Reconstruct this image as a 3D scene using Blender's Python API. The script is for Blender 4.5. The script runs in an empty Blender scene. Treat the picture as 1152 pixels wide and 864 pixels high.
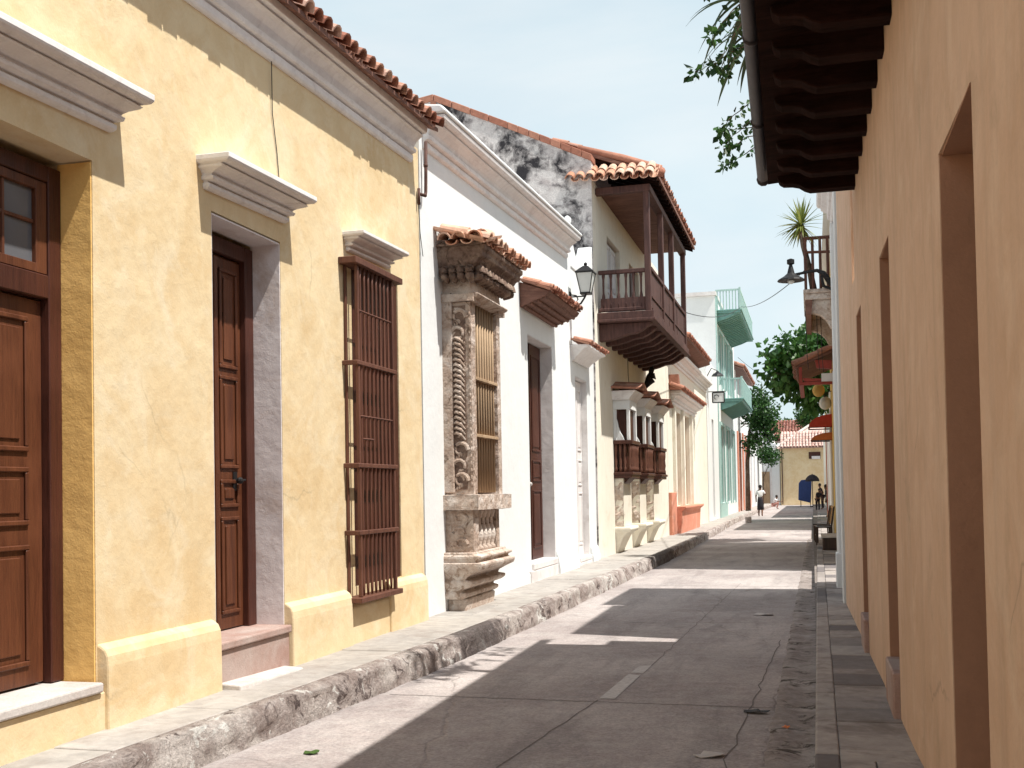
import bpy, math, random
from mathutils import Vector, Matrix, noise
R = math.radians
random.seed(7)
scene = bpy.context.scene
col = scene.collection

# ------------------------------------------------------------------ helpers
class MB:
    """collects geometry in world coordinates and links it as one mesh object"""
    def __init__(s): s.v = []; s.f = []
    def add(s, vs, fs):
        b = len(s.v); s.v += [tuple(p) for p in vs]; s.f += [tuple(b+i for i in f) for f in fs]
    def quad(s, *p): s.add(p, [tuple(range(len(p)))])
    def box(s, x0, x1, y0, y1, z0, z1, dz=0, dx=0):
        """dz: rise of the far (y1) end; dx: shift of the far end"""
        s.add([(x0,y0,z0),(x1,y0,z0),(x1+dx,y1,z0+dz),(x0+dx,y1,z0+dz),(x0,y0,z1),(x1,y0,z1),(x1+dx,y1,z1+dz),(x0+dx,y1,z1+dz)],
              [(0,3,2,1),(4,5,6,7),(0,1,5,4),(1,2,6,5),(2,3,7,6),(3,0,4,7)])
    def obox(s, c, ex, ey, ez):
        """oriented box: centre and three half-extent vectors"""
        c, ex, ey, ez = map(Vector, (c, ex, ey, ez)); vs = []
        for k in (-1, 1):
            for a, b in ((-1,-1),(1,-1),(1,1),(-1,1)): vs.append(c+ex*a+ey*b+ez*k)
        s.add(vs, [(0,3,2,1),(4,5,6,7),(0,1,5,4),(1,2,6,5),(2,3,7,6),(3,0,4,7)])
    def prism(s, prof, fn0, fn1):
        """profile (2d) swept between two placements"""
        n = len(prof); vs = [fn0(*p) for p in prof]+[fn1(*p) for p in prof]
        s.add(vs, [tuple(range(n-1,-1,-1)), tuple(range(n, 2*n))]+[(i,(i+1)%n,n+(i+1)%n,n+i) for i in range(n)])
    def prism_y(s, prof, y0, y1, dz=0, dx=0):
        s.prism(prof, lambda x, z: (x, y0, z), lambda x, z: (x+dx, y1, z+dz))
    def prism_x(s, prof, x0, x1):
        s.prism(prof, lambda y, z: (x0, y, z), lambda y, z: (x1, y, z))
    def tube(s, path, r, seg=6, cap=True):
        path = [Vector(p) for p in path]; n = len(path)
        rs = r if isinstance(r, (list, tuple)) else [r]*n
        b = len(s.v)
        for i, p in enumerate(path):
            t = (path[min(i+1,n-1)]-path[max(i-1,0)]).normalized()
            a = t.cross(Vector((0,0,1)) if abs(t.z) < .9 else Vector((1,0,0))).normalized(); c = t.cross(a)
            for k in range(seg):
                w = 2*math.pi*k/seg; s.v.append(tuple(p+(a*math.cos(w)+c*math.sin(w))*rs[i]))
        for i in range(n-1):
            for k in range(seg):
                k2 = (k+1) % seg
                s.f.append((b+i*seg+k, b+i*seg+k2, b+(i+1)*seg+k2, b+(i+1)*seg+k))
        if cap:
            s.f.append(tuple(b+k for k in range(seg))[::-1]); s.f.append(tuple(b+(n-1)*seg+k for k in range(seg)))
    def lathe(s, cx, cy, prof, seg=10):
        b = len(s.v); n = len(prof)
        for r, z in prof:
            for k in range(seg):
                w = 2*math.pi*k/seg; s.v.append((cx+r*math.cos(w), cy+r*math.sin(w), z))
        for i in range(n-1):
            for k in range(seg):
                k2 = (k+1) % seg
                s.f.append((b+i*seg+k, b+i*seg+k2, b+(i+1)*seg+k2, b+(i+1)*seg+k))
        s.f.append(tuple(b+k for k in range(seg))[::-1]); s.f.append(tuple(b+(n-1)*seg+k for k in range(seg)))
    def ball(s, c, rx, ry=None, rz=None, seg=10, rings=7):
        ry = ry or rx; rz = rz or rx; b = len(s.v)
        for i in range(rings+1):
            th = math.pi*i/rings
            for k in range(seg):
                w = 2*math.pi*k/seg
                s.v.append((c[0]+rx*math.sin(th)*math.cos(w), c[1]+ry*math.sin(th)*math.sin(w), c[2]-rz*math.cos(th)))
        for i in range(rings):
            for k in range(seg):
                k2 = (k+1) % seg
                s.f.append((b+i*seg+k, b+i*seg+k2, b+(i+1)*seg+k2, b+(i+1)*seg+k))
    def build(s, name, mat, parent=None, bevel=0, seg=1, smooth=False, label=None, rec=True, weld=False):
        base = Vector((0,0,0)); 
        if parent is not None: base = Vector(parent['_o'])
        me = bpy.data.meshes.new(name)
        me.from_pydata([tuple(Vector(p)-base) for p in s.v], [], s.f); me.update()
        if rec or weld:
            import bmesh
            bm = bmesh.new(); bm.from_mesh(me)
            if weld: bmesh.ops.remove_doubles(bm, verts=bm.verts, dist=.0005)
            if rec: bmesh.ops.recalc_face_normals(bm, faces=bm.faces)
            bm.to_mesh(me); bm.free()
        if smooth: me.polygons.foreach_set('use_smooth', [True]*len(me.polygons))
        o = bpy.data.objects.new(name, me); col.objects.link(o)
        me.materials.append(mat)
        if parent is not None: o.parent = parent
        o['_o'] = tuple(base)
        if bevel:
            m = o.modifiers.new('Bevel', 'BEVEL'); m.width = bevel; m.segments = seg; m.limit_method = 'ANGLE'; m.angle_limit = R(35)
        if label: o['label'] = label
        return o

def tag(o, label=None, cat=None, group=None, kind=None):
    if label: o['label'] = label
    if cat: o['category'] = cat
    if group: o['group'] = group
    if kind: o['kind'] = kind
    return o
def thing(name, loc, label, cat, group=None):
    o = bpy.data.objects.new(name, None); col.objects.link(o); o.location = loc; o['_o'] = tuple(loc)
    o.empty_display_size = .3
    return tag(o, label, cat, group)
def shift_copy(o, d, parent=None):
    """copy of a part (linked mesh) moved by d, with its own children"""
    c = o.copy(); col.objects.link(c); c.parent = parent or o.parent
    c.location = Vector(o.location)+Vector(d)
    for ch in o.children:
        k = ch.copy(); col.objects.link(k); k.parent = c
    return c
def copy_tree(root, loc, rz=None, label=None, scale=None):
    r = root.copy(); col.objects.link(r); r.location = loc
    if rz is not None: r.rotation_euler = (0,0,rz)
    if scale: r.scale = (scale,)*3
    if label: r['label'] = label
    for ch in root.children:
        c = ch.copy(); col.objects.link(c); c.parent = r
        for g in ch.children:
            d = g.copy(); col.objects.link(d); d.parent = c
    return r

# ------------------------------------------------------------------ materials
def lin(c): return tuple(((x/255)/12.92 if x/255 <= .04045 else ((x/255+.055)/1.055)**2.4) for x in c)
class NT:
    def __init__(s, name):
        s.m = bpy.data.materials.new(name); s.m.use_nodes = True; s.t = s.m.node_tree
        s.t.nodes.clear(); s.out = s.n('ShaderNodeOutputMaterial'); s.p = s.n('ShaderNodeBsdfPrincipled')
        s.l(s.p.outputs[0], s.out.inputs[0]); s.co = s.n('ShaderNodeTexCoord').outputs['Object']
    def n(s, ty, **k):
        x = s.t.nodes.new(ty)
        for a, b in k.items(): setattr(x, a, b)
        return x
    def l(s, a, b): s.t.links.new(a, b)
    def map(s, scale=(1,1,1), loc=(0,0,0), rot=(0,0,0), src=None):
        x = s.n('ShaderNodeMapping'); x.inputs['Scale'].default_value = scale; x.inputs['Location'].default_value = loc; x.inputs['Rotation'].default_value = rot
        s.l(src or s.co, x.inputs[0]); return x.outputs[0]
    def noise(s, scale, detail=5, rough=.55, dist=0, src=None):
        x = s.n('ShaderNodeTexNoise'); x.inputs['Scale'].default_value = scale; x.inputs['Detail'].default_value = detail
        x.inputs['Roughness'].default_value = rough; x.inputs['Distortion'].default_value = dist
        s.l(src or s.co, x.inputs['Vector']); return x.outputs['Fac']
    def ramp(s, fac, a, b, ca=(0,0,0), cb=(1,1,1)):
        x = s.n('ShaderNodeValToRGB'); e = x.color_ramp.elements
        e[0].position = a; e[1].position = b; e[0].color = (*ca, 1); e[1].color = (*cb, 1)
        s.l(fac, x.inputs[0]); return x.outputs[0]
    def mix(s, fac, a, b, mode='MIX'):
        x = s.n('ShaderNodeMix', data_type='RGBA', blend_type=mode)
        for i, v in ((0, fac), (6, a), (7, b)):
            if isinstance(v, bpy.types.NodeSocket): s.l(v, x.inputs[i])
            elif i == 0: x.inputs[0].default_value = v
            else: x.inputs[i].default_value = (*v, 1)
        return x.outputs[2]
    def math(s, op, a, b=0.):
        x = s.n('ShaderNodeMath', operation=op)
        for i, v in ((0, a), (1, b)):
            if isinstance(v, bpy.types.NodeSocket): s.l(v, x.inputs[i])
            else: x.inputs[i].default_value = v
        return x.outputs[0]
    def base(s, c):
        if isinstance(c, bpy.types.NodeSocket): s.l(c, s.p.inputs['Base Color'])
        else: s.p.inputs['Base Color'].default_value = (*c, 1)
    def bump(s, h, dist=.01, strength=1., prev=None):
        x = s.n('ShaderNodeBump'); x.inputs['Distance'].default_value = dist; x.inputs['Strength'].default_value = strength
        s.l(h, x.inputs['Height'])
        if prev: s.l(prev, x.inputs['Normal'])
        s.l(x.outputs[0], s.p.inputs['Normal']); return x.outputs[0]
    def set(s, rough=.8, metal=0, spec=.3):
        s.p.inputs['Roughness'].default_value = rough; s.p.inputs['Metallic'].default_value = metal
        s.p.inputs['Specular IOR Level'].default_value = spec; return s.m

def plaster(name, c1, c2, c3=None, bump=.012, low=.38, high=.66, streak=0., dirt=None, fine=60, scale=1., brush=0, crack=0):
    t = NT(name)
    a = t.noise(.9*scale, 4, .62, .4); b = t.noise(3.3*scale, 5, .65, .8)
    f = t.math('ADD', t.math('MULTIPLY', a, .5), t.math('MULTIPLY', b, .5))
    c = t.mix(t.ramp(f, low, high), c1, c2)
    if c3:
        m = t.noise(1.7*scale, 5, .7, 1.2, src=t.map(loc=(3,7,2)))
        c = t.mix(t.math('MULTIPLY', t.ramp(m, .5, .72), .75), c, c3)
    if streak:
        sn = t.noise(6, 5, .6, .2, src=t.map(scale=(1,1,.07)))
        c = t.mix(t.math('MULTIPLY', t.ramp(sn, .45, .8), streak), c, tuple(x*.62 for x in c1))
    if dirt:
        dn = t.noise(2.2, 8, .7, .5, src=t.map(loc=(9,1,4)))
        c = t.mix(t.math('MULTIPLY', t.ramp(dn, .55, .7), .6), c, dirt)
    if crack:
        v = t.n('ShaderNodeTexVoronoi', feature='DISTANCE_TO_EDGE'); v.inputs['Scale'].default_value = .55
        wn = t.n('ShaderNodeTexNoise'); wn.inputs['Scale'].default_value = 1.6; wn.inputs['Detail'].default_value = 5; t.l(t.co, wn.inputs['Vector'])
        mv = t.n('ShaderNodeMix', data_type='VECTOR'); mv.inputs[0].default_value = .35; t.l(t.co, mv.inputs[4]); t.l(wn.outputs['Color'], mv.inputs[5]); t.l(mv.outputs[1], v.inputs['Vector'])
        ck = t.ramp(v.outputs['Distance'], .001, .004, (1,1,1), (0,0,0)); mk_ = t.ramp(t.noise(.8, 2, .5, 0, src=t.map(loc=(1,5,7))), .52, .60)
        c = t.mix(t.math('MULTIPLY', t.math('MULTIPLY', ck, mk_), crack), c, tuple(x*.45 for x in c1))
    g = t.noise(fine, 3, .6)
    c = t.mix(.12, c, t.ramp(g, .2, .8, (.35,)*3, (1,)*3), 'MULTIPLY')
    t.base(c)
    h = t.math('ADD', t.math('MULTIPLY', t.noise(11, 4, .55, .15), .42), t.math('MULTIPLY', t.noise(90, 3), .12))
    h = t.math('ADD', h, t.math('MULTIPLY', t.noise(2.5, 4, .5), 1.2))
    if brush: h = t.math('ADD', h, t.math('MULTIPLY', t.noise(9, 5, .65, .3, src=t.map(scale=(1,1,.08))), brush))
    t.bump(h, bump)
    return t.set(.92, 0, .2)

def wood(name, c1, c2, grain=(18,18,1.2), rough=.55, bump=.003, spec=.35, rot=(0,0,0)):
    t = NT(name)
    mp = t.map(scale=grain, rot=rot)
    a = t.noise(1., 8, .6, .8, src=mp); b = t.noise(6., 4, .6, .3, src=mp); w = t.noise(1.4, 4)
    c = t.mix(t.ramp(a, .35, .65), c1, c2)
    c = t.mix(t.math('MULTIPLY', t.ramp(b, .5, .75), .45), c, tuple(x*.45 for x in c1))
    c = t.mix(t.math('MULTIPLY', t.ramp(w, .5, .75), .35), c, tuple(min(1, x*1.7+.01) for x in c2))
    t.base(c); t.bump(t.math('ADD', b, a), bump)
    return t.set(rough, 0, spec)

def stonem(name, c1, c2, c3, bump=.02, scale=6, fine=40, blotch=None):
    t = NT(name)
    a = t.noise(scale, 8, .65, .5); b = t.noise(scale*.3, 6, .6, .4, src=t.map(loc=(4,4,4)))
    c = t.mix(t.ramp(a, .36, .62), c1, c2); c = t.mix(t.ramp(b, .48, .66), c, c3)
    if blotch:
        d = t.noise(scale*.45, 7, .7, 1., src=t.map(loc=(1,8,5))); c = t.mix(t.ramp(d, .55, .63), c, blotch)
    v = t.noise(fine, 4, .7)
    c = t.mix(.35, c, t.ramp(v, .3, .7, (.35,)*3, (1.,)*3), 'MULTIPLY')
    t.base(c)
    vo = t.n('ShaderNodeTexVoronoi'); vo.inputs['Scale'].default_value = scale*2.2; t.l(t.co, vo.inputs['Vector'])
    h = t.math('ADD', a, t.math('MULTIPLY', v, .4)); h = t.math('ADD', h, t.math('MULTIPLY', vo.outputs['Distance'], .35))
    t.bump(h, bump)
    return t.set(.9, 0, .2)

def island(name, cols, rough=.8, n_scale=8, bump=.004, dark=None, spec=.25):
    """every separate piece of the mesh takes its own tone"""
    t = NT(name); g = t.n('ShaderNodeNewGeometry'); r = t.n('ShaderNodeValToRGB'); e = r.color_ramp.elements
    r.color_ramp.interpolation = 'LINEAR'
    while len(e) < len(cols): e.new(.5)
    for i, c in enumerate(cols): e[i].position = i/(len(cols)-1); e[i].color = (*c, 1)
    t.l(g.outputs['Random Per Island'], r.inputs[0])
    n = t.noise(n_scale, 7, .65, .4); c = r.outputs[0]
    c = t.mix(.55, c, t.ramp(n, .3, .7, (.45,)*3, (1.1,)*3), 'MULTIPLY')
    if dark:
        d = t.noise(n_scale*.3, 6, .7, .5, src=t.map(loc=(2,5,1))); c = t.mix(t.math('MULTIPLY', t.ramp(d, .52, .66), .7), c, dark)
    t.base(c); t.bump(n, bump); return t.set(rough, 0, spec)

def leafm(name, cols, trans=.35, rough=.45):
    t = NT(name); g = t.n('ShaderNodeNewGeometry'); r = t.n('ShaderNodeValToRGB'); e = r.color_ramp.elements
    while len(e) < len(cols): e.new(.5)
    for i, c in enumerate(cols): e[i].position = i/(len(cols)-1); e[i].color = (*c, 1)
    t.l(g.outputs['Random Per Island'], r.inputs[0]); t.base(r.outputs[0])
    t.set(rough, 0, .35)
    tr = t.n('ShaderNodeBsdfTranslucent'); t.l(r.outputs[0], tr.inputs[0])
    mx = t.n('ShaderNodeMixShader'); mx.inputs[0].default_value = trans
    t.l(t.p.outputs[0], mx.inputs[1]); t.l(tr.outputs[0], mx.inputs[2]); t.l(mx.outputs[0], t.out.inputs[0])
    return t.m

def kerbm():
    t = NT('rubble_kerb_stone')
    a = t.noise(4.5, 8, .68, .8); b = t.noise(1.6, 6, .65, .6, src=t.map(loc=(4,4,4))); g = t.noise(34, 6, .75)
    c = t.mix(t.ramp(a, .38, .60), (.54,.47,.44), (.34,.275,.25)); c = t.mix(t.ramp(b, .48, .62), c, (.66,.60,.56))
    d = t.noise(2.3, 8, .75, 1.4, src=t.map(loc=(1,8,5))); c = t.mix(t.math('MULTIPLY', t.ramp(d, .555, .60), .9), c, (.12,.09,.085))
    e = t.noise(3.1, 6, .7, 1.0, src=t.map(loc=(7,2,5))); c = t.mix(t.ramp(e, .585, .61), c, (.80,.78,.74))
    k = t.noise(.55, 3, .5, 0, src=t.map(loc=(0,11,0))); sp = t.n('ShaderNodeSeparateXYZ'); t.l(t.co, sp.inputs[0])
    for y0 in (10.9, 24.2):      # soot-black stretches of the kerb
        m = t.math('SUBTRACT', 1., t.math('MULTIPLY', t.math('ABSOLUTE', t.math('SUBTRACT', sp.outputs[1], y0)), .9 if y0 < 20 else .35)); m = t.ramp(t.math('ADD', m, t.math('MULTIPLY', t.math('SUBTRACT', a, .5), 2.2)), .1, .55)
        c = t.mix(t.math('MULTIPLY', m, .8), c, (.085,.07,.068))
    c = t.mix(.65, c, t.ramp(g, .3, .7, (.35,)*3, (1.2,)*3), 'MULTIPLY')
    t.base(c); t.bump(t.math('ADD', t.math('ADD', a, t.math('MULTIPLY', g, .6)), t.math('MULTIPLY', d, .8)), .055); return t.set(.92, 0, .2)
def plain(name, c, rough=.6, metal=0, var=.25, scale=12, bump=.0):
    t = NT(name); n = t.noise(scale, 6, .6)
    t.base(t.mix(var, c, t.ramp(n, .3, .7, (.4,)*3, (1.15,)*3), 'MULTIPLY'))
    if bump: t.bump(n, bump)
    return t.set(rough, metal, .35)

M = {}
M['yellow'] = plaster('yellow_plaster', (.77,.63,.405), (.68,.51,.29), (.80,.70,.51), bump=.012, low=.41, high=.63, streak=.12, crack=.4)
M['yellow_jamb'] = plaster('ochre_jamb_plaster', (.88,.57,.21), (.78,.48,.16), bump=.012)
M['grey_jamb'] = plaster('grey_jamb_plaster', (.82,.77,.77), (.72,.66,.66), (.52,.40,.33), bump=.010, low=.4, high=.6)
M['white'] = plaster('white_plaster', (.79,.81,.81), (.74,.76,.76), bump=.008, streak=.06)
M['whitegrey'] = plaster('weathered_white_plaster', (.80,.78,.77), (.68,.64,.63), (.56,.52,.50), bump=.01, streak=.18)
M['cornice'] = plaster('grey_white_cornice_paint', (.86,.84,.83), (.76,.73,.72), (.62,.58,.57), bump=.006, streak=.15, scale=2.5)
M['cream'] = plaster('cream_plaster', (.84,.80,.70), (.79,.74,.63), bump=.008, streak=.15, dirt=(.68,.60,.48))
M['tan'] = plaster('tan_plaster', (.70,.495,.36), (.60,.405,.275), (.74,.56,.42), bump=.009, streak=.42, brush=1.6, dirt=(.50,.36,.25), crack=.5)
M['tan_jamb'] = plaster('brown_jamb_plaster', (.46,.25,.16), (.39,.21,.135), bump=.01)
M['ochre'] = plaster('ochre_plaster', (.72,.50,.17), (.62,.40,.13), bump=.01, streak=.2)
M['pink'] = plaster('coral_plaster', (.70,.30,.20), (.62,.25,.17), (.75,.45,.35), bump=.01)
M['teal'] = plain('teal_paint', (.17,.34,.31), .6, 0, .3, 6)
M['tealpale'] = plain('pale_teal_paint', (.40,.58,.55), .6, 0, .25, 6)
M['door'] = wood('brown_door_wood', (.078,.024,.011), (.135,.046,.020), rough=.45)
M['doordark'] = wood('dark_door_wood', (.045,.013,.008), (.075,.022,.013), rough=.45)  # also paints shade on the first door frame and behind the window bars
M['grille'] = wood('turned_grille_wood', (.085,.031,.020), (.145,.060,.038), grain=(25,25,2), rough=.6)
M['oldwood'] = wood('weathered_bar_wood', (.30,.20,.12), (.46,.33,.21), grain=(25,25,1.5), rough=.8)
M['balcony'] = wood('dark_balcony_wood', (.055,.026,.023), (.115,.055,.045), grain=(14,14,2), rough=.75)
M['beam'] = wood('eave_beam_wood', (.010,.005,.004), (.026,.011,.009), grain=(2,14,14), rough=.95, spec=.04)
M['hoodwood'] = wood('hood_board_wood', (.12,.055,.04), (.22,.11,.08), grain=(3,12,12), rough=.8)
M['tile'] = island('terracotta_tile', [(.27,.10,.065),(.42,.18,.12),(.57,.31,.22),(.33,.125,.08),(.66,.45,.36)], .85, 14, .006, (.10,.055,.04))
M['tilepale'] = island('sun_bleached_tile', [(.52,.24,.15),(.66,.38,.26),(.76,.54,.42),(.60,.30,.19)], .85, 14, .006, (.25,.13,.08))
M['tilepink'] = island('faded_pink_tile', [(.62,.42,.36),(.70,.52,.46),(.55,.34,.28)], .85, 10, .006)
M['tiledark'] = island('dark_red_tile', [(.20,.075,.055),(.30,.12,.09),(.38,.20,.16)], .85, 10, .006)
M['coping'] = island('brick_coping', [(.38,.16,.11),(.46,.22,.15),(.36,.15,.10)], .85, 9, .006)
M['stone'] = stonem('carved_coral_stone', (.58,.47,.39), (.40,.29,.23), (.66,.58,.52), .014, 15, 60, (.22,.155,.115))
M['stonepale'] = stonem('pale_carved_stone', (.68,.58,.50), (.50,.38,.31), (.74,.67,.61), .014, 15, 60, (.34,.25,.19))
M['stonedark'] = stonem('dark_carved_stone', (.24,.165,.13), (.14,.09,.07), (.36,.27,.21), .016, 15, 60, (.09,.06,.045))  # darker carved stone; the relief panel uses it as painted recess shade
M['slab'] = stonem('threshold_stone', (.62,.57,.54), (.52,.46,.43), (.66,.63,.60), .006, 5, 60)
M['redslab'] = stonem('reddish_step_stone', (.46,.33,.29), (.40,.26,.22), (.50,.40,.36), .006, 7, 90)
M['iron'] = plain('black_iron', (.02,.019,.02), .5, .3, .2)
M['rust'] = plain('rusty_pipe', (.10,.05,.04), .7, .3, .5)
M['gutter'] = plain('dark_gutter_metal', (.07,.06,.065), .55, .5, .5, 5)
M['glassdark'] = plain('sky_grey_window_glass', (.14,.145,.16), .25, 0, .3, 2)  # grey base colour carries the sky reflection of the panes
M['frost'] = plain('frosted_lantern_glass', (.62,.64,.62), .3, 0, .1)
M['dark'] = plain('dark_interior', (.02,.017,.015), .9)
M['rope'] = plain('black_cable', (.03,.03,.03), .7)
M['red'] = plain('red_painted_wood', (.36,.06,.045), .6, 0, .4)
M['orange'] = plain('orange_canvas', (.62,.20,.07), .8)
M['redcan'] = plain('red_canvas', (.50,.06,.04), .8)
M['blue'] = plain('navy_tarpaulin', (.02,.045,.16), .6, 0, .3, 5)
M['chair'] = wood('lit_chair_wood', (.34,.17,.05), (.55,.32,.11), rough=.5)  # bright copy of the chair wood; light painted into the backrests
M['chairdark'] = wood('dark_chair_wood', (.03,.018,.014), (.06,.035,.025), rough=.5)
M['skin'] = plain('brown_skin', (.17,.085,.055), .6, 0, .1)
M['shirt'] = plain('white_cotton', (.80,.78,.78), .9, 0, .15)
M['skirt'] = plain('black_cloth', (.025,.022,.028), .9, 0, .2)
M['pinkcloth'] = plain('pink_cloth', (.60,.30,.26), .9, 0, .2)
M['hair'] = plain('dark_hair', (.02,.014,.012), .6)
M['leaf'] = leafm('broad_green_leaf', [(.02,.065,.014),(.035,.11,.022),(.085,.20,.045),(.025,.075,.016)])
M['leafdark'] = leafm('dark_green_leaf', [(.012,.04,.010),(.03,.085,.02),(.055,.14,.03),(.02,.055,.014)], .25)
M['yucca'] = leafm('yellow_green_blade', [(.16,.20,.04),(.30,.32,.08),(.10,.15,.03),(.36,.30,.10)], .3)
M['agave'] = leafm('grey_green_blade', [(.035,.06,.03),(.06,.10,.05),(.09,.14,.07)], .2)
M['bark'] = stonem('rough_bark', (.16,.11,.08), (.10,.065,.045), (.22,.17,.13), .02, 8, 40)
M['debris'] = plain('grey_paper', (.55,.52,.50), .9)
M['gleaf'] = plain('fallen_leaf', (.05,.10,.02), .7)

def gable_mat():
    t = NT('mould_blackened_plaster')
    a = t.noise(1.0, 9, .62, .35, src=t.map(loc=(2.2,0,8.1))); b = t.noise(4., 8, .7, .6); g = t.noise(40, 4, .6)
    f = t.math('ADD', t.math('MULTIPLY', a, .72), t.math('MULTIPLY', b, .28))
    base = t.mix(t.ramp(b, .4, .65), (.70,.66,.64), (.50,.45,.44))
    c = t.mix(t.ramp(f, .49, .58), base, (.045,.042,.046))
    c = t.mix(.4, c, t.ramp(g, .3, .7, (.3,)*3, (1.,)*3), 'MULTIPLY')
    t.base(c); t.bump(b, .03); return t.set(.95, 0, .15)
M['gable'] = gable_mat()

def road_mat():
    t = NT('worn_concrete_road')
    a = t.noise(.45, 7, .6, .3); b = t.noise(3.5, 7, .65, .3); g = t.noise(38, 6, .78); s = t.noise(1.4, 7, .65, .4, src=t.map(scale=(1.8,.35,1)))
    c = t.mix(t.ramp(a, .38, .60), (.54,.485,.465), (.37,.32,.31))
    c = t.mix(t.math('MULTIPLY', t.ramp(b, .42, .68), .5), c, (.50,.47,.45))
    c = t.mix(t.math('MULTIPLY', t.ramp(s, .50, .70), .65), c, (.25,.225,.22))
    c = t.mix(.75, c, t.ramp(g, .3, .68, (.42,)*3, (1.18,)*3), 'MULTIPLY')
    p2 = t.noise(9, 6, .7, .3, src=t.map(loc=(6,2,0))); c = t.mix(.4, c, t.ramp(p2, .35, .65, (.62,)*3, (1.2,)*3), 'MULTIPLY')
    # dark specks of grit, hairline cracks
    sp = t.noise(20, 4, .8, 0, src=t.map(loc=(3,3,0))); c = t.mix(t.math('MULTIPLY', t.ramp(sp, .66, .74), .6), c, (.10,.085,.08))
    v = t.n('ShaderNodeTexVoronoi', feature='DISTANCE_TO_EDGE'); v.inputs['Scale'].default_value = .33
    wn = t.n('ShaderNodeTexNoise'); wn.inputs['Scale'].default_value = 1.8; wn.inputs['Detail'].default_value = 6; t.l(t.co, wn.inputs['Vector'])
    mx = t.n('ShaderNodeMix', data_type='VECTOR'); mx.inputs[0].default_value = .22; t.l(t.co, mx.inputs[4]); t.l(wn.outputs['Color'], mx.inputs[5]); t.l(mx.outputs[1], v.inputs['Vector'])
    ck = t.ramp(v.outputs['Distance'], .001, .0045, (1,1,1), (0,0,0))
    c = t.mix(t.math('MULTIPLY', ck, .18), c, (.12,.10,.09))
    t.base(c); h = t.math('ADD', t.math('MULTIPLY', g, .5), b); t.bump(t.math('SUBTRACT', h, t.math('MULTIPLY', ck, .6)), .012)
    return t.set(.85, 0, .3)
M['road'] = road_mat()
M['pave'] = island('pale_pavement_slab', [(.43,.405,.375),(.38,.355,.33),(.46,.43,.40),(.405,.38,.35)], .9, 6, .012, (.28,.245,.22))
M['paveR'] = island('grey_pavement_slab', [(.40,.36,.335),(.44,.40,.375),(.34,.305,.29),(.46,.42,.39),(.17,.155,.16),(.41,.37,.34)], .9, 7, .012, (.17,.145,.13))
M['mortar'] = stonem('mortar_bed', (.25,.22,.20), (.20,.17,.155), (.30,.27,.25), .01, 7, 50)
M['kerb'] = kerbm()
M['rubble'] = stonem('broken_gutter_stone', (.36,.32,.30), (.26,.22,.205), (.42,.38,.36), .012, 9, 40, (.08,.065,.055))
M['whitestone'] = plain('white_kerb_lime', (.75,.72,.69), .9, 0, .3, 20, .01)
M['ground'] = stonem('dusty_ground', (.30,.26,.22), (.24,.20,.17), (.34,.30,.26), .01, .4, 20)
M['joint'] = plain('dirty_joint', (.19,.165,.155), .95, 0, .5, 40)
M['paint'] = plain('worn_white_road_paint', (.58,.55,.53), .8, 0, .5, 30)

# ------------------------------------------------------------------ shape helpers
def tiles(mb, O, A, U, cols, rows, pitch=.19, tl=.36, r=.085, seg=6, jit=.012, seed=1):
    """barrel tiles: O eave corner, A along the eave, U up the slope (unit vectors)"""
    rn = random.Random(seed); O, A, U = Vector(O), Vector(A), Vector(U)
    N = A.cross(U).normalized()
    if N.z < 0: N = -N
    th = .016
    for i in range(cols):
        for kind in (1, 0):
            for j in range(rows):
                ja = rn.uniform(-jit, jit); ju = rn.uniform(-jit, jit)*1.6; tw = rn.uniform(-.03, .03)
                o = O+A*((i+(.5 if kind else 0))*pitch+ja)+U*(j*tl*.82+ju+(0 if kind else .03))+N*(j*.006+(.055 if kind else .03))
                u = (U+A*tw).normalized()
                r0, r1 = (r, r*.86) if kind else (r*.9, r*.8)
                lift = th*.7 if kind else 0
                vs = []
                for (rr, tt, up) in ((r0, 0, lift), (r1, tl, 0)):
                    for q in (rr, rr-th):
                        for k in range(seg+1):
                            w = math.pi*k/seg
                            if kind: vs.append(o+u*tt+A*(-math.cos(w)*q)+N*(math.sin(w)*q+up-.02))
                            else: vs.append(o+u*tt+A*(-math.cos(w)*q)-N*(math.sin(w)*q*.7))
                n = seg+1; fs = []
                for k in range(seg):
                    fs += [(k, k+1, 2*n+k+1, 2*n+k), (n+k, 3*n+k, 3*n+k+1, n+k+1), (k, n+k, n+k+1, k+1), (2*n+k, 2*n+k+1, 3*n+k+1, 3*n+k)]
                fs += [(0, 2*n, 3*n, n), (seg, n+seg, 3*n+seg, 2*n+seg)]
                mb.add(vs, fs)

def cornice(mb, W, y0, y1, prof, side=1, mit=.5, dz=0, dx=0):
    """moulded projecting cornice on the wall plane x=W; prof: (projection, z) from the bottom up; mitred ends"""
    n = len(prof); vs = []
    for p, z in prof:
        e = p*mit
        vs += [(W-side*.02, y0-e, z), (W+side*p, y0-e, z), (W+side*p+dx, y1+e, z+dz), (W-side*.02+dx, y1+e, z+dz)]
    fs = [(0,1,2,3), tuple(4*(n-1)+k for k in (3,2,1,0))]
    for i in range(n-1):
        for k in range(4):
            k2 = (k+1) % 4; fs.append((4*i+k, 4*i+k2, 4*i+4+k2, 4*i+4+k))
    mb.add(vs, fs)
CROWN = [(.03,0),(.05,.02),(.052,.055),(.03,.06),(.03,.075),(.09,.085),(.10,.115),(.075,.12),(.08,.14),(.12,.165),(.18,.185),(.20,.20),(.178,.205),(.178,.215),(.24,.225),(.255,.24),(.262,.255),(.262,.30)]
def crown(scale_p=1., h=.3, z=0.): return [(p*scale_p, z+q/.3*h) for p, q in CROWN]

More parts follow.
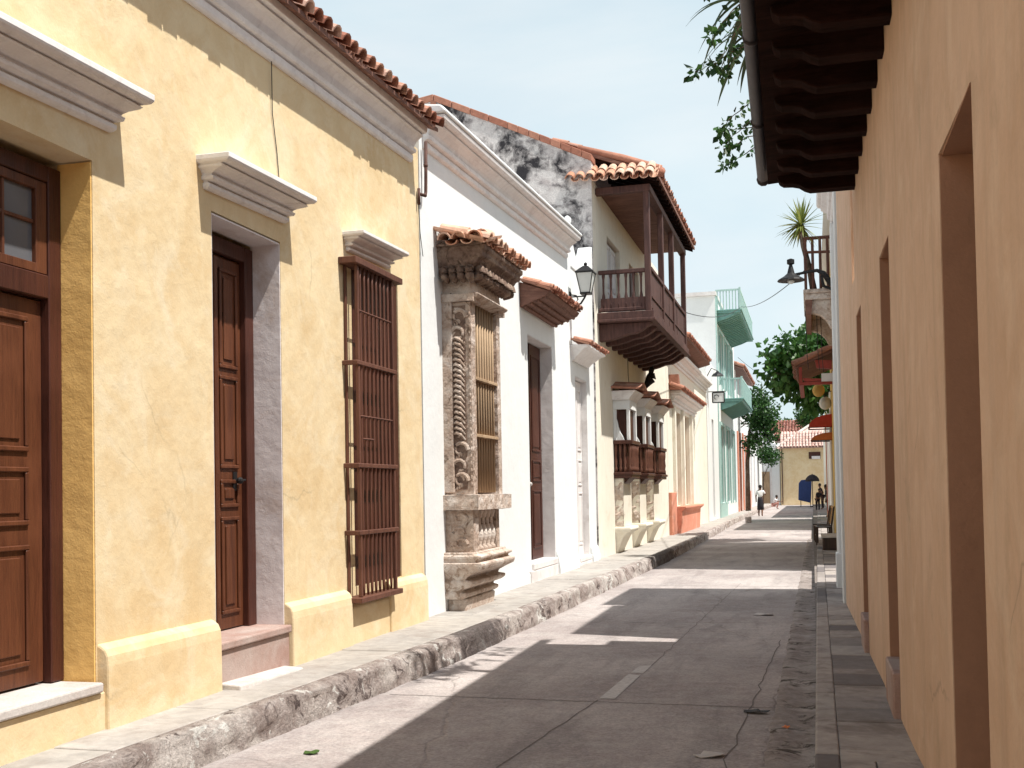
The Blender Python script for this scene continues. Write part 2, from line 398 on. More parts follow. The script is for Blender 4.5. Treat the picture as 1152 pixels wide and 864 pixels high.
def facade(W, side, y0, y1, z0, zt0, zt1, ops, depth_back, slope=0.):
    """house block with its street front on x=W(+slope*y); ops: (ya,yb,za,zb,depth) recesses with reveals"""
    mb = MB(); X = lambda y, d=0: W+slope*y-side*d
    zt = lambda y: zt0+(zt1-zt0)*(y-y0)/(y1-y0)
    ys = sorted({y0, y1, *[o[0] for o in ops], *[o[1] for o in ops]}); zs = sorted({z0, *[o[2] for o in ops], *[o[3] for o in ops]})
    zs = [z for z in zs if z < min(zt0, zt1)]
    for a, b in zip(ys, ys[1:]):
        for i, c in enumerate(zs):
            top = i == len(zs)-1; d = None if top else zs[i+1]
            ym = (a+b)/2; zm = (c+(zt(ym) if top else d))/2
            if any(o[0] < ym < o[1] and o[2] < zm < o[3] for o in ops): continue
            mb.quad((X(a),a,c),(X(b),b,c),(X(b),b,zt(b) if top else d),(X(a),a,zt(a) if top else d))
    for ya, yb, za, zb, dp in ops:
        f = [(X(ya),ya,za),(X(yb),yb,za),(X(yb),yb,zb),(X(ya),ya,zb)]; k = [(X(ya,dp),ya,za),(X(yb,dp),yb,za),(X(yb,dp),yb,zb),(X(ya,dp),ya,zb)]
        for i in range(4):
            j = (i+1) % 4; mb.quad(f[i], f[j], k[j], k[i])
        mb.quad(*k)
    D = depth_back
    mb.quad((X(y0),y0,z0),(X(y0),y0,zt0),(X(y0,D),y0,zt0),(X(y0,D),y0,z0))
    mb.quad((X(y1),y1,z0),(X(y1),y1,zt1),(X(y1,D),y1,zt1),(X(y1,D),y1,z0))
    mb.quad((X(y0,D),y0,z0),(X(y1,D),y1,z0),(X(y1,D),y1,zt1),(X(y0,D),y0,zt0))
    mb.quad((X(y0),y0,zt0),(X(y1),y1,zt1),(X(y1,D),y1,zt1),(X(y0,D),y0,zt0))
    return mb

def panel_door(parent, x, y0, y1, z0, z1, mat, side=1, leaves=1, rows=((.06,.36),(.40,.55),(.60,.95)), name='door', th=.05, frame=True, label=None):
    """door leaf with raised panels; its outer face at x"""
    mb = MB(); mb.box(*sorted((x, x-side*th)), y0, y1, z0, z1)
    d = mb.build(name, mat, parent, .004, label=label)
    pm = MB(); lw = (y1-y0)/leaves; H = z1-z0
    for L in range(leaves):
        a = y0+L*lw; b = a+lw
        for r0, r1 in rows:
            ya, yb, za, zb = a+lw*.16, b-lw*.16, z0+H*r0, z0+H*r1
            # moulding ring
            m = .03
            xs = sorted((x+side*.001, x+side*.018))
            pm.box(*xs, ya, yb, za, za+m); pm.box(*xs, ya, yb, zb-m, zb); pm.box(*xs, ya, ya+m, za+m+.001, zb-m-.001); pm.box(*xs, yb-m, yb, za+m+.001, zb-m-.001)
            i = .07
            if yb-ya > 3*i: pm.box(*sorted((x+side*.001, x+side*.012)), ya+i, yb-i, za+i, zb-i)
        if L: pm.box(*sorted((x+side*.001, x+side*.022)), a-.025, a+.025, z0+.01, z1-.01)
    pm.build('panel', mat, d, .006)
    return d

def leaves(mb, c, rad, n, size, rn, shell=.35, droop=0., asp=.45):
    for _ in range(n):
        v = Vector((rn.gauss(0,1), rn.gauss(0,1), rn.gauss(0,1))).normalized(); q = shell+(1-shell)*rn.random()**.5
        p = Vector((c[0]+v.x*rad[0]*q, c[1]+v.y*rad[1]*q, c[2]+v.z*rad[2]*q))
        d = (v+Vector((rn.uniform(-.9,.9), rn.uniform(-.9,.9), rn.uniform(-.9,.5)-droop))).normalized()
        s = size*rn.uniform(.6, 1.3); w = d.cross(Vector((rn.uniform(-1,1), rn.uniform(-1,1), rn.uniform(-1,1)))).normalized()*s*asp
        m = p+d*s*.5; nn = d.cross(w).normalized()*s*.08
        mb.add([p, m+w+nn, p+d*s, m-w+nn], [(0,1,2),(0,2,3)])
def tree(name, base, trunk, lumps, n, size, mat, label, seed, tr=.12, group=None, droop=0, asp=.45):
    rn = random.Random(seed); t = thing(name, base, label, 'tree', group)
    tb = MB(); path = [Vector(base), *[Vector(p) for p in trunk]]
    tb.tube(path, [tr*(1-.5*i/(len(path)-1)) for i in range(len(path))], 8)
    top = path[-1]
    for c, r in lumps:
        c = Vector(c); mid = top.lerp(c, .5)+Vector((rn.uniform(-.2,.2), rn.uniform(-.2,.2), .1))
        tb.tube([path[-2] if len(path) > 2 else top, top, mid, c], [tr*.5, tr*.4, tr*.25, tr*.08], 6)
    tb.build('trunk', M['bark'], t, smooth=True)
    cb = MB(); V = sum(r[0]*r[1]*r[2] for _, r in lumps)
    for c, r in lumps:
        k = max(3, int(n*(r[0]*r[1]*r[2])/V/7))
        for _ in range(k):     # clumps of leaves around twig ends
            v = Vector((rn.gauss(0,1), rn.gauss(0,1), rn.gauss(0,1))).normalized()*(rn.random()**.4)
            cc = (c[0]+v.x*r[0], c[1]+v.y*r[1], c[2]+v.z*r[2])
            leaves(cb, cc, (size*1.7,)*3, 7, size, rn, .2, droop, asp)
    cb.build('crown', mat, t, rec=False)
    return t

# ================================================================== SETTING
W = -4.16                      # plane of the left-hand fronts
ZP = .22                       # top of the left pavement
g = MB(); g.quad((-600,-600,-.03),(600,-600,-.03),(600,900,-.03),(-600,900,-.03))
tag(g.build('ground', M['ground']), kind='structure')
r_ = MB(); r_.quad((-3.9,-14,0),(-.26,-14,0),(-.10,30,0),(.1,112,0),(-3.6,112,0),(-3.4,30,0))
tag(r_.build('road', M['road'], rec=False), kind='structure')
r_ = MB(); r_.quad((-40,97.0,.004),(40,97.0,.004),(40,101.0,.004),(-40,101.0,.004))
tag(r_.build('cross_street', M['road'], rec=False), kind='structure')
KL = [(-14,-4.0),(0,-3.78),(5.9,-3.56),(10.3,-3.30),(24.6,-3.14),(40,-3.26),(51,-3.42),(98,-3.3)]
def kx(y):
    for (a, xa), (b, xb) in zip(KL, KL[1:]):
        if y <= b: return xa+(xb-xa)*(y-a)/(b-a)
    return KL[-1][1]
# rough kerb of the left pavement
kb = MB(); ys = []; y = -10.
while y < 97: ys.append(y); y += .05 if y < 22 else (.15 if y < 50 else .6)
prof = [(.03,-.02),(.025,.03),(.02,.07),(.015,.11),(.008,.15),(.0,.19),(-.018,.219),(-.07,.227),(-.13,.226),(-.17,.215),(-.21,.15)]
np_ = len(prof)
for y in ys:
    cell = math.floor(y/.75+.35*math.sin(y*.7)); st = ((cell*7919) % 13)/13-.5
    gap = abs((y/.75+.35*math.sin(y*.7)) % 1-.5)*2
    for i, (px, pz) in enumerate(prof):
        a = noise.noise(Vector((y*2.3, i*.45, cell*3.1)))*.03+noise.noise(Vector((y*6, i*.9, 5)))*.022+noise.noise(Vector((y*15, i*2.3, 9)))*.014
        w = 1 if 0 < i < 7 else (.35 if i < 9 else 0)
        j = -.03*max(0, gap-.86)/.14
        kb.v.append((kx(y)+px+(a+st*.02+j*.5)*w, y, pz+(noise.noise(Vector((y*1.7, i, 2)))*.025+st*.012)*(w if pz > .1 else 0)))
for a in range(len(ys)-1):
    for i in range(np_-1):
        b = a*np_+i; kb.f.append((b, b+1, b+np_+1, b+np_))
o = kb.build('kerb', M['kerb'], smooth=True, rec=True); tag(o, kind='structure')
# left pavement slabs
pb = MB(); rn = random.Random(3); y = -10.
pbed = MB()
def pbx(mb, a, b, y0, y1, z, dxx):
    mb.add([(a,y0,.1),(b,y0,.1),(b+dxx,y1,.1),(a,y1,.1),(a,y0,z),(b,y0,z),(b+dxx,y1,z),(a,y1,z)], [(0,3,2,1),(4,5,6,7),(0,1,5,4),(1,2,6,5),(2,3,7,6),(3,0,4,7)])
while y < 97:
    L = rn.uniform(.7, 1.5); x1 = kx(y)-.15; dzz = rn.uniform(-.004, .004)
    if rn.random() < .45:
        xm = W+(x1-W)*rn.uniform(.4, .6); parts = [(W-.02, xm-.006), (xm+.006, x1)]
    else: parts = [(W-.02, x1)]
    for a, b in parts: pbx(pb, a, b, y+.006, y+L-.006, ZP+.004+dzz, kx(y+L)-kx(y) if b == x1 else 0)
    y += L
o = pb.build('pavement', M['pave'], bevel=.006); tag(o, kind='structure')
for a, b in zip(range(-10, 97), range(-9, 98)): pbx(pbed, W-.01, kx(a)-.12, a, b, ZP-.006, kx(b)-kx(a))
o = pbed.build('pavement_bed', M['mortar']); tag(o, kind='structure')
# right side: broken gutter channel, kerb and slabs
XR = lambda y: .64-.018*y      # street face of the near tan wall
def kr(y): return -.05+.0045*y
gb = MB(); ys = [(-10+i*.06) for i in range(int(45/.06))]
for y in ys:
    for i in range(8):
        x = kr(y)-.30+i*.043+.03*noise.noise(Vector((y*1.5, 0, 3)))*(1 if i == 0 else 0)
        z = .010+.008*noise.noise(Vector((x*14, y*6, 1)))+.006*noise.noise(Vector((x*30, y*22, 4)))-.014*math.exp(-((i-4.5)/1.4)**2)
        gb.v.append((x, y, max(z, .001) if i else -.004))
for a in range(len(ys)-1):
    for i in range(7):
        b = a*8+i; gb.f.append((b, b+1, b+9, b+8))
tag(gb.build('gutter', M['rubble'], smooth=True), kind='structure')
kb = MB(); rn = random.Random(5); y = -10
while y < 97:
    L = rn.uniform(.7, 1.3); kb.box(kr(y), kr(y)+.13, y+.004, y+L-.006, -.02, .118+rn.uniform(-.006,.006), 0, kr(y+L)-kr(y)); y += L
tag(kb.build('kerb', M['paveR'], bevel=.012, seg=2), kind='structure')
pb = MB(); y = -10
while y < 97:
    L = rn.choice((.28,.45,.6,.75,.5)); a = kr(y)+.133; b = 1.2 if y > 14 else XR(y)+.05
    if rn.random() < .08:
        m = a+(b-a)*rn.uniform(.3,.7); pb.box(a, m-.004, y+.005, y+L-.005, .02, .118+rn.uniform(-.004,.004)); pb.box(m+.004, b, y+.005, y+L-.005, .02, .118+rn.uniform(-.004,.004))
    else: pb.box(a, b, y+.005, y+L-.005, .02, .118+rn.uniform(-.005,.005), rn.uniform(-.004,.004))
    y += L
tag(pb.build('pavement', M['paveR'], bevel=.005), kind='structure')
pb = MB(); pb.box(.0, 1.2, -10, 97, -.02, .100); tag(pb.build('pavement_bed', M['mortar']), kind='structure')
# painted dash, road joints
mk = MB(); mk.quad((-1.62,8.45,.004),(-1.50,8.45,.004),(-1.47,9.55,.004),(-1.58,9.6,.004)); mk.quad((-1.57,9.68,.004),(-1.46,9.68,.004),(-1.45,10.1,.004),(-1.555,10.05,.004))
tag(mk.build('road_marking', M['paint'], rec=False), kind='structure')
jm = MB()
def crackline(pts, w):
    for (a, b) in zip(pts, pts[1:]):
        a, b = Vector((*a, .003)), Vector((*b, .003)); d = (b-a).normalized(); n = Vector((-d.y, d.x, 0))*w/2; jm.quad(a-n, b-n, b+n, a+n)
def wob(p, q, k, s, am=.02): return [(p[0]+(q[0]-p[0])*i/k+am*noise.noise(Vector((i*.9, s, 0))), p[1]+(q[1]-p[1])*i/k+am*noise.noise(Vector((i*.9, s, 7)))) for i in range(k+1)]
crackline(wob((-3.3,8.35), (-.3,8.3), 24, 1), .012); crackline(wob((-2.05,3.5), (-1.62,8.4), 30, 2), .008); crackline(wob((-1.45,10.1), (-1.2,19), 40, 8, .03), .006)
crackline(wob((-3.2,13.3), (-.25,13.5), 20, 3), .012); crackline(wob((-3.1,18.6), (-.2,18.4), 20, 4), .014); crackline(wob((-3.1,24.6), (-.2,24.5), 20, 5), .014)
crackline(wob((-.62,3.5), (-.36,12), 40, 6, .06), .009)
tag(jm.build('road_joint', M['joint'], rec=False), kind='structure')

# ================================================================== LEFT: YELLOW HOUSE
yh = thing('yellow_house', (W, 5, 0), 'mottled yellow plastered house nearest on the left, with two brown doors', 'house')
DZ = .030
zt = lambda y: 5.30+DZ*(y-6.9)
wall = facade(W, 1, -7, 11.62, 0, zt(-7), zt(11.62),
    [(3.9,5.79,.48,3.65,.42), (7.17,8.25,.54,3.68,.45), (9.70,10.92,.74,3.80,.36), (.2,1.4,.5,3.65,.25)], 7)
wall.build('wall', M['yellow'], yh, .014, 2, weld=True)
PLP = [(W-.01,0),(W+.085,0),(W+.080,.60),(W+.074,.66),(W+.055,.70),(W+.02,.725),(W-.01,.735)]
for a, b, pr in ((-7,.1,PLP),(1.5,3.8,PLP),(5.80,7.12,PLP),(8.25,9.46,PLP),(9.461,10.42,[(W-.01,0),(W+.062,0),(W+.060,.56),(W+.03,.60),(W-.01,.61)]),(10.421,11.52,PLP)):
    pl = MB(); pl.prism_y(pr, a, b); pl.build('plinth', M['yellow'], yh, .014, 2)
# main cornice and roof
cb = MB(); cornice(cb, W, -7, 11.35, [(.025,5.08),(.04,5.10),(.045,5.15),(.02,5.155),(.02,5.17),(.075,5.18),(.085,5.215),(.055,5.22),(.055,5.24),(.08,5.29),(.13,5.335),(.17,5.355),(.145,5.36),(.145,5.375),(.205,5.385),(.215,5.45)], 1, 0, 0)
for i, v in enumerate(cb.v): cb.v[i] = (v[0], v[1], v[2]+DZ*(v[1]-6.9))
cb.build('cornice', M['cornice'], yh, .004)
tb = MB(); U = Vector((-.90, 0, .42)).normalized(); A = Vector((0,1,DZ)).normalized()
tiles(tb, (W+.33, -6.8, zt(-6.8)+.12), A, U, 96, 9, .19, .36, .086, seed=11)
rs = MB(); rs.prism(((.0,0),(-3,1.40),(-3,1.33),(.0,-.04)), lambda a, b: (W+.31+a, -6.9, zt(-6.9)+.145+b), lambda a, b: (W+.31+a, 11.42, zt(11.42)+.145+b))
ro = rs.build('roof', M['hoodwood'], yh); tb.build('tile_covering', M['tile'], ro, rec=False)
# jamb linings
jb = MB(); jb.box(W-.235, W-.004, 5.775, 5.787, .50, 3.64); jb.build('door_jamb', M['yellow_jamb'], yh)
jb = MB(); jb.box(W-.265, W-.003, 8.235, 8.247, .56, 3.66); jb.box(W-.265, W-.003, 7.18, 8.234, 3.655, 3.667); jb.box(W-.265, W-.003, 7.173, 7.18, .56, 3.655); jb.build('door_jamb', M['grey_jamb'], yh)
# first door with its glazed transom
XB = W-.22
fr = MB(); fr.box(XB-.06, XB+.01, 5.66, 5.774, .52, 3.6); fr.box(XB-.06, XB+.01, 3.92, 5.659, 2.80, 2.94); fr.box(XB-.06, XB+.01, 3.92, 5.659, 3.5, 3.6); fr.box(XB-.06, XB+.01, 3.92, 4.03, .52, 2.799)
d1 = fr.build('door', M['doordark'], yh, .006, label='brown panelled double door under a glazed transom')  # frame takes the dark wood to paint its shaded side
panel = panel_door(d1, XB-.045, 4.04, 5.655, .53, 2.79, M['door'], leaves=2, rows=((.05,.36),(.41,.56),(.60,.95)), name='door_leaf')
tr = MB(); tr.box(XB-.05, XB-.0, 5.56, 5.655, 2.945, 3.495); tr.box(XB-.05, XB, 3.95, 5.559, 2.945, 3.0); tr.box(XB-.05, XB, 3.95, 5.559, 3.44, 3.495)
for yy in (5.30,5.07,4.84,4.61,4.38,4.15): tr.box(XB-.04, XB-.012, yy-.011, yy+.011, 3.001, 3.439)
tr.box(XB-.038, XB-.014, 3.95, 5.558, 3.235, 3.257)
tr.build('transom', M['door'], d1, .003)
gl = MB(); gl.box(XB-.036, XB-.030, 3.95, 5.56, 2.95, 3.49); gl.build('pane', M['glassdark'], d1)
sl = MB(); sl.box(W-.41, W+.075, 3.7, 5.76, .455, .515); sl.build('doorstep', M['slab'], yh, .012, 2)
sl = MB(); sl.box(W-.05, W+.05, 3.7, 5.81, 0, .454); sl.build('doorstep_base', M['yellow'], yh, .01)
# second door
XB = W-.25
fr = MB(); fr.box(XB-.06, XB+.01, 8.10, 8.233, .56, 3.62); fr.box(XB-.06, XB+.01, 7.19, 8.099, 3.50, 3.62); fr.box(XB-.06, XB+.01, 7.19, 7.28, .56, 3.499)
d2 = fr.build('door', M['doordark'], yh, .006, label='tall narrow dark brown door in a grey plastered recess')
panel_door(d2, XB-.04, 7.282, 8.098, .57, 3.49, M['door'], leaves=2, rows=((.04,.30),(.325,.40),(.43,.68),(.70,.97)), name='door_leaf')
hb = MB(); hb.ball((XB+.01, 7.98, 1.73), .028, seg=8, rings=6); hb.tube([(XB-.04,7.98,1.73),(XB+.01,7.98,1.73)], .012); hb.tube([(XB+.0,7.98,1.73),(XB+.01,8.06,1.735)], .010); hb.box(XB-.04, XB-.03, 7.95, 8.01, 1.65, 1.80)
hb.build('handle', M['iron'], d2, smooth=False)
sl = MB(); sl.box(W-.44, W+.07, 7.13, 8.24, .50, .56); sl.build('doorstep', M['redslab'], yh, .012, 2)
sl = MB(); sl.box(W-.26, W+.045, 7.13, 8.24, .0, .499); sl.build('doorstep_base', M['redslab'], yh, .008)
sl = MB(); sl.prism([(W,.2),(W+.22,.2),(W+.205,.262),(W,.275)], lambda x, z: (x, 7.14, z), lambda x, z: (x, 8.16, z-.03)); sl.build('lower_step', M['slab'], yh, .012, 2)
# hood mouldings over the doors and the window
for (a, b, z, h, pp) in ((3.5, 5.95, 3.80, .24, 1.0), (7.08, 8.30, 3.81, .22, 1.0), (9.60, 10.62, 3.88, .17, .82)):
    cb = MB(); cornice(cb, W, a, b, [(p*pp, z+q/.3*h) for p, q in CROWN], 1, .42, .03*(b-a)); cb.build('hood_moulding', M['cornice'], yh, .004)
# tall window grille
P = W+.15
gf = MB()
gf.box(W+.004, W+.03, 9.505, 9.535, .66, 3.729); gf.box(W+.0, P+.03, 9.40, 10.60, 3.73, 3.79); gf.box(P-.035, P, 9.50, 9.535, .66, 3.729); gf.box(P-.035, P, 10.37, 10.41, .66, 3.729)
for zz in (2.82, 1.87, 1.25): gf.box(W-.0, P+.004, 9.46, 9.495, zz-.022, zz+.022); gf.box(P-.036, P+.010, 9.455, 10.45, zz-.02, zz+.02); gf.box(W, P+.004, 10.425, 10.445, zz-.022, zz+.022)
gf.box(W, P+.03, 9.43, 10.48, .61, .659)
gr = gf.build('window_grille', M['grille'], yh, .005)
mb = MB(); mb.lathe(P-.022, 9.60, [(.011,.665),(.015,.75),(.011,.95),(.016,1.22),(.011,1.5),(.015,1.85),(.011,2.3),(.016,2.8),(.011,3.2),(.015,3.6),(.012,3.725)], 8)
bar = mb.build('bar', M['grille'], gr, smooth=True)
for k in range(1, 8): shift_copy(bar, (0, .099*k, 0))
for zz, ya, yb in ((3.31,9.54,10.36),(2.33,9.54,10.36),(2.12,9.6,9.86)):
    mb = MB(); mb.tube([(P-.015,ya,zz),(P-.015,yb,zz)], .010); mb.build('cross_rod', M['grille'], gr)
mb = MB(); mb.box(W-.045, W-.012, 9.705, 10.915, .745, 3.795); mb.build('shutter', M['doordark'], gr)  # added dark boards standing in for the darkness of the window opening
# wire on the wall, tie of the rusty pipe
wr = MB(); wr.tube([(W+.03,8.08,5.32),(W+.02,8.10,5.1),(W+.012,8.12,4.7),(W+.008,8.2,4.4),(W+.01,8.23,4.18)], .004, 5)
wr.build('hanging_wire', M['rope'], yh)

# ================================================================== LEFT: WHITE HOUSE
wh = thing('white_house', (W, 17, 0), 'white plastered house with a moulded parapet and a carved stone window', 'house')
w1 = facade(W, 1, 11.66, 19.75, 0, 5.95, 6.15, [(16.45,18.10,.50,4.02,.42), (12.75,13.55,1.60,3.9,.2)], 6.5); w1.build('wall', M['white'], wh, .014, 2, weld=True)
w2 = facade(W-.03, 1, 19.75, 21.95, 0, 5.75, 5.9, [(20.12,21.22,.36,3.72,.36)], 6.5); w2.build('wall', M['white'], wh, .02, 2, weld=True)
cb = MB(); cornice(cb, W, 11.78, 19.35, [(.025,5.50),(.045,5.52),(.045,5.57),(.030,5.575),(.030,5.59),(.09,5.60),(.095,5.64),(.075,5.645),(.075,5.66),(.10,5.70),(.15,5.74),(.20,5.765),(.205,5.775),(.185,5.78),(.185,5.79),(.25,5.80),(.27,5.82),(.28,5.86)], 1, .12)
for i, v in enumerate(cb.v): cb.v[i] = (v[0], v[1], v[2]+.035*(v[1]-11.9))
cb.build('cornice', M['cornice'], wh, .005)
cp = MB()
cp.prism_y([(W-.28,5.86),(W+.30,5.865),(W+.30,5.905),(W+.24,5.96),(W-.28,6.02)], 11.72, 19.42, .27)
cp.build('parapet_coping', M['white'], wh, .02, 2)
cp = MB()   # stepped end of the parapet and little finial
cp.prism_x([(19.75,5.7),(19.75,6.32),(19.95,6.28),(20.15,6.10),(20.4,5.95),(20.8,5.84),(21.3,5.86),(21.9,6.5),(21.94,6.5),(21.94,5.7)], W-.30, W-.01)
cp.build('swept_parapet', M['white'], wh, .02, 2)
cp = MB(); cp.lathe(W+.0, 19.55, [(.05,6.30),(.08,6.33),(.05,6.36),(.035,6.40),(.075,6.46),(.07,6.52),(.02,6.57)], 10); cp.build('finial', M['white'], wh, smooth=True)
for pr, a, b in (([(W-.01,0),(W+.09,0),(W+.085,.3),(W+.05,.5),(W+.01,.62),(W-.01,.62)], 18.13, 19.70), ([(W-.03,0),(W+.05,0),(W+.045,.3),(W+.0,.5),(W-.03,.52)], 21.25, 21.93), ([(W-.01,0),(W+.03,0),(W+.03,.35),(W-.01,.4)], 14.0, 16.28)):
    mb = MB(); mb.prism_y(pr, a, b); mb.build('plinth', M['white'], wh, .012, 2)
mb = MB(); mb.box(W-.41, W+.05, 16.46, 18.09, .40, .503); mb.box(W-.02, W+.045, 16.3, 18.12, 0, .399); mb.build('doorstep', M['whitegrey'], wh, .012)
mb = MB(); mb.box(W-.36, W+.02, 20.13, 21.21, .28, .365); mb.box(W-.05, W+.015, 20.06, 21.22, 0, .279); mb.build('doorstep', M['whitegrey'], wh, .012)
mb = MB(); mb.box(W-.275, W-.003, 18.085, 18.097, .505, 4.01); mb.box(W-.275, W-.003, 16.46, 18.08, 4.005, 4.016); mb.build('door_jamb', M['whitegrey'], wh)
mb = MB(); mb.box(W-.225, W-.035, 21.205, 21.217, .365, 3.71); mb.box(W-.225, W-.035, 20.13, 21.20, 3.705, 3.716); mb.build('door_jamb', M['whitegrey'], wh)
d3 = panel_door(wh, W-.20, 16.47, 18.07, .51, 3.99, M['doordark'], leaves=2, rows=((.05,.32),(.36,.46),(.5,.95)), label='dark brown double door of the white house')
hb = MB(); hb.ball((W-.16,17.1,1.72), .035, seg=8, rings=6); hb.box(W-.198, W-.18, 17.06, 17.14, 1.62, 1.84); hb.build('handle', M['debris'], d3)
panel_door(wh, W-.15, 20.14, 21.19, .37, 3.69, M['whitegrey'], leaves=2, label='pale grey double door in the narrow opening')
# --- carved stone window
sw = MB(); sw.box(W-.02, W+.10, 12.15, 13.75, 1.6, 4.0)
sw = thing('x', (W, 13, 0), None, None); bpy.data.objects.remove(sw)
sp = MB()
# back slab
sp.box(W-.02, W+.12, 12.36, 13.66, 1.6, 3.95)
stw = sp.build('stone_window', M['stone'], wh, .01, label='ornate carved stone window bay with a tiled hood, slender bars and a balustrade')
def carved(mb, x0, x1, y0, y1, z0, z1, amp=.012, res=.035, sd=0):
    """box whose faces are worn and pitted"""
    def face(o, u, v, n):
        o, u, v, n = map(Vector, (o, u, v, n)); a = max(1, int(u.length/res)); b = max(1, int(v.length/res)); s = len(mb.v)
        for i in range(a+1):
            for j in range(b+1):
                p = o+u*i/a+v*j/b; e = amp*(noise.noise(p*9+Vector((sd,0,0)))+.6*noise.noise(p*23)) if 0 < i < a and 0 < j < b else amp*.5*noise.noise(p*6)
                mb.v.append(tuple(p+n*e))
        for i in range(a):
            for j in range(b): k = s+i*(b+1)+j; mb.f.append((k, k+1, k+b+2, k+b+1))
    dx, dy, dz = x1-x0, y1-y0, z1-z0
    face((x0,y0,z0),(dx,0,0),(0,0,dz),(0,-1,0)); face((x0,y1,z0),(dx,0,0),(0,0,dz),(0,1,0)); face((x1,y0,z0),(0,dy,0),(0,0,dz),(1,0,0))
    face((x0,y0,z0),(dx,0,0),(0,dy,0),(0,0,-1)); face((x0,y0,z1),(dx,0,0),(0,dy,0),(0,0,1))
PX = W+.34
for (a, b) in ((12.40,12.58),(13.50,13.66)):
    mb = MB(); carved(mb, W, PX, a, b, 1.58, 3.84, .012)
    if a < 13:
        rp_ = MB(); rp_.box(W+.085, W+.275, a-.0055, a+.02, 1.64, 3.80); rp_.build('relief_shade_panel', M['stonedark'], stw)  # dark panel paints the shade in the hollows behind the ribs
    # S scrolls, leaves and beads on the side facing down the street
    ysc = a-.004
    if a < 13:
        for q, (zc, s) in enumerate(((3.66,1),(3.46,-1),(2.10,1),(1.90,-1),(1.74,1))):
            pts = [(W+.19+s*(.10*math.cos(t*5.2)*(1-.75*t)), ysc, zc+.11*math.sin(t*5.2)*(1-.75*t)) for t in [i/14 for i in range(15)]]
            mb.tube(pts, [.028-.014*i/14 for i in range(15)], 6)
            for kk in range(4): mb.ball((W+.19-s*.07+kk*.028*s, ysc, zc-.11+kk*.02), .016, .014, .028, 6, 4)
        for kk in range(19):       # the rope of slanted acanthus ribs
            zz = 2.26+kk*.062; mb.tube([(W+.11,ysc-.0,zz+.03),(W+.16,ysc-.022,zz+.045),(W+.21,ysc-.026,zz+.02),(W+.255,ysc-.0,zz-.04)], [.010,.022,.022,.008], 6)
        for kk in range(26): mb.ball((W+.325, ysc, 1.7+kk*.08), .012, .012, .03, 6, 4)
    mb.build('pilaster', M['stone'], stw, smooth=False)
for a, b in ((12.34,12.66),(13.44,13.74)):
    mb = MB(); carved(mb, W, PX+.05, a, b, 3.842, 3.93, .008); mb.build('capital', M['stone'], stw)
mb = MB()
cornice(mb, W, 12.44, 13.62, [(PX-W-.02,3.86),(PX-W+.10,3.90),(PX-W+.12,3.93),(PX-W+.02,3.97),(PX-W-.0,4.12),(PX-W+.03,4.16)], 1, .1)
mb.build('lintel', M['stone'], stw, .01)
mb = MB(); zc = 4.13
rows_ = [(.36,4.13),(.40,4.19),(.40,4.23),(.47,4.27),(.50,4.32),(.55,4.34),(.55,4.40),(.585,4.42),(.585,4.47)]
cornice(mb, W, 12.38, 13.80, rows_, 1, .28)
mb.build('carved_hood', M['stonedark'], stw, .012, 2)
mb = MB(); rn = random.Random(4)
for k in range(11):   # carved acanthus lumps under the hood
    yy = 12.40+k*.138
    pts = [(W+.36+.13*math.sin(t*3.0), yy+rn.uniform(-.01,.01), 4.10+.15*t) for t in [i/6 for i in range(7)]]
    mb.tube(pts, [.03,.045,.055,.05,.06,.045,.03], 7); mb.ball((W+.47, yy, 4.14), .04, .045, .045, 8, 6)
for k in range(4):
    xx = W+.08+k*.1
    mb.tube([(xx, 12.36-.12*math.sin(t*3.0), 4.08+.17*t) for t in [i/6 for i in range(7)]], [.03,.045,.05,.055,.06,.045,.03], 7); mb.ball((xx, 12.24, 4.12), .045, .04, .05, 8, 6)
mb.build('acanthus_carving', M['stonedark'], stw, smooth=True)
mb = MB()
U1 = Vector((-.88,0,.25)).normalized()
tiles(mb, (W+.64, 12.16, 4.47), (0,1,.01), U1, 11, 2, .178, .34, .080, seed=3)
U2 = Vector((0,.88,.22)).normalized()
tiles(mb, (W+.60, 12.08, 4.47), (-1,0,0), U2, 3, 2, .19, .36, .085, seed=6)
mb.build('hood_tiles', M['tilepale'], stw, rec=False)
mb = MB(); mb.prism_x([(12.2,4.47),(14.0,4.47),(13.9,4.62),(12.5,4.62)], W, W+.3); mb.prism_x([(12.18,4.465),(14.05,4.465),(14.05,4.49),(12.18,4.49)], W, W+.56); mb.build('hood_core', M['stonedark'], stw)
# bars of the stone window
mb = MB(); mb.box(W+.121, W+.14, 12.60, 13.48, 1.60, 3.86); mb.build('shutter', M['doordark'], stw)  # boards coloured dark so the gaps between the bars read as shade
mb = MB(); mb.tube([(PX-.05,12.60,1.60),(PX-.05,12.60,3.87)], .0165, 7); bar = mb.build('bar', M['oldwood'], stw, smooth=True)
for k in range(1, 9): shift_copy(bar, (0, .109*k, 0))
for zz in (2.28, 2.96):
    mb = MB(); mb.box(PX-.085, PX-.0, 12.57, 13.53, zz-.018, zz+.018); mb.build('cross_rail', M['oldwood'], stw, .004)
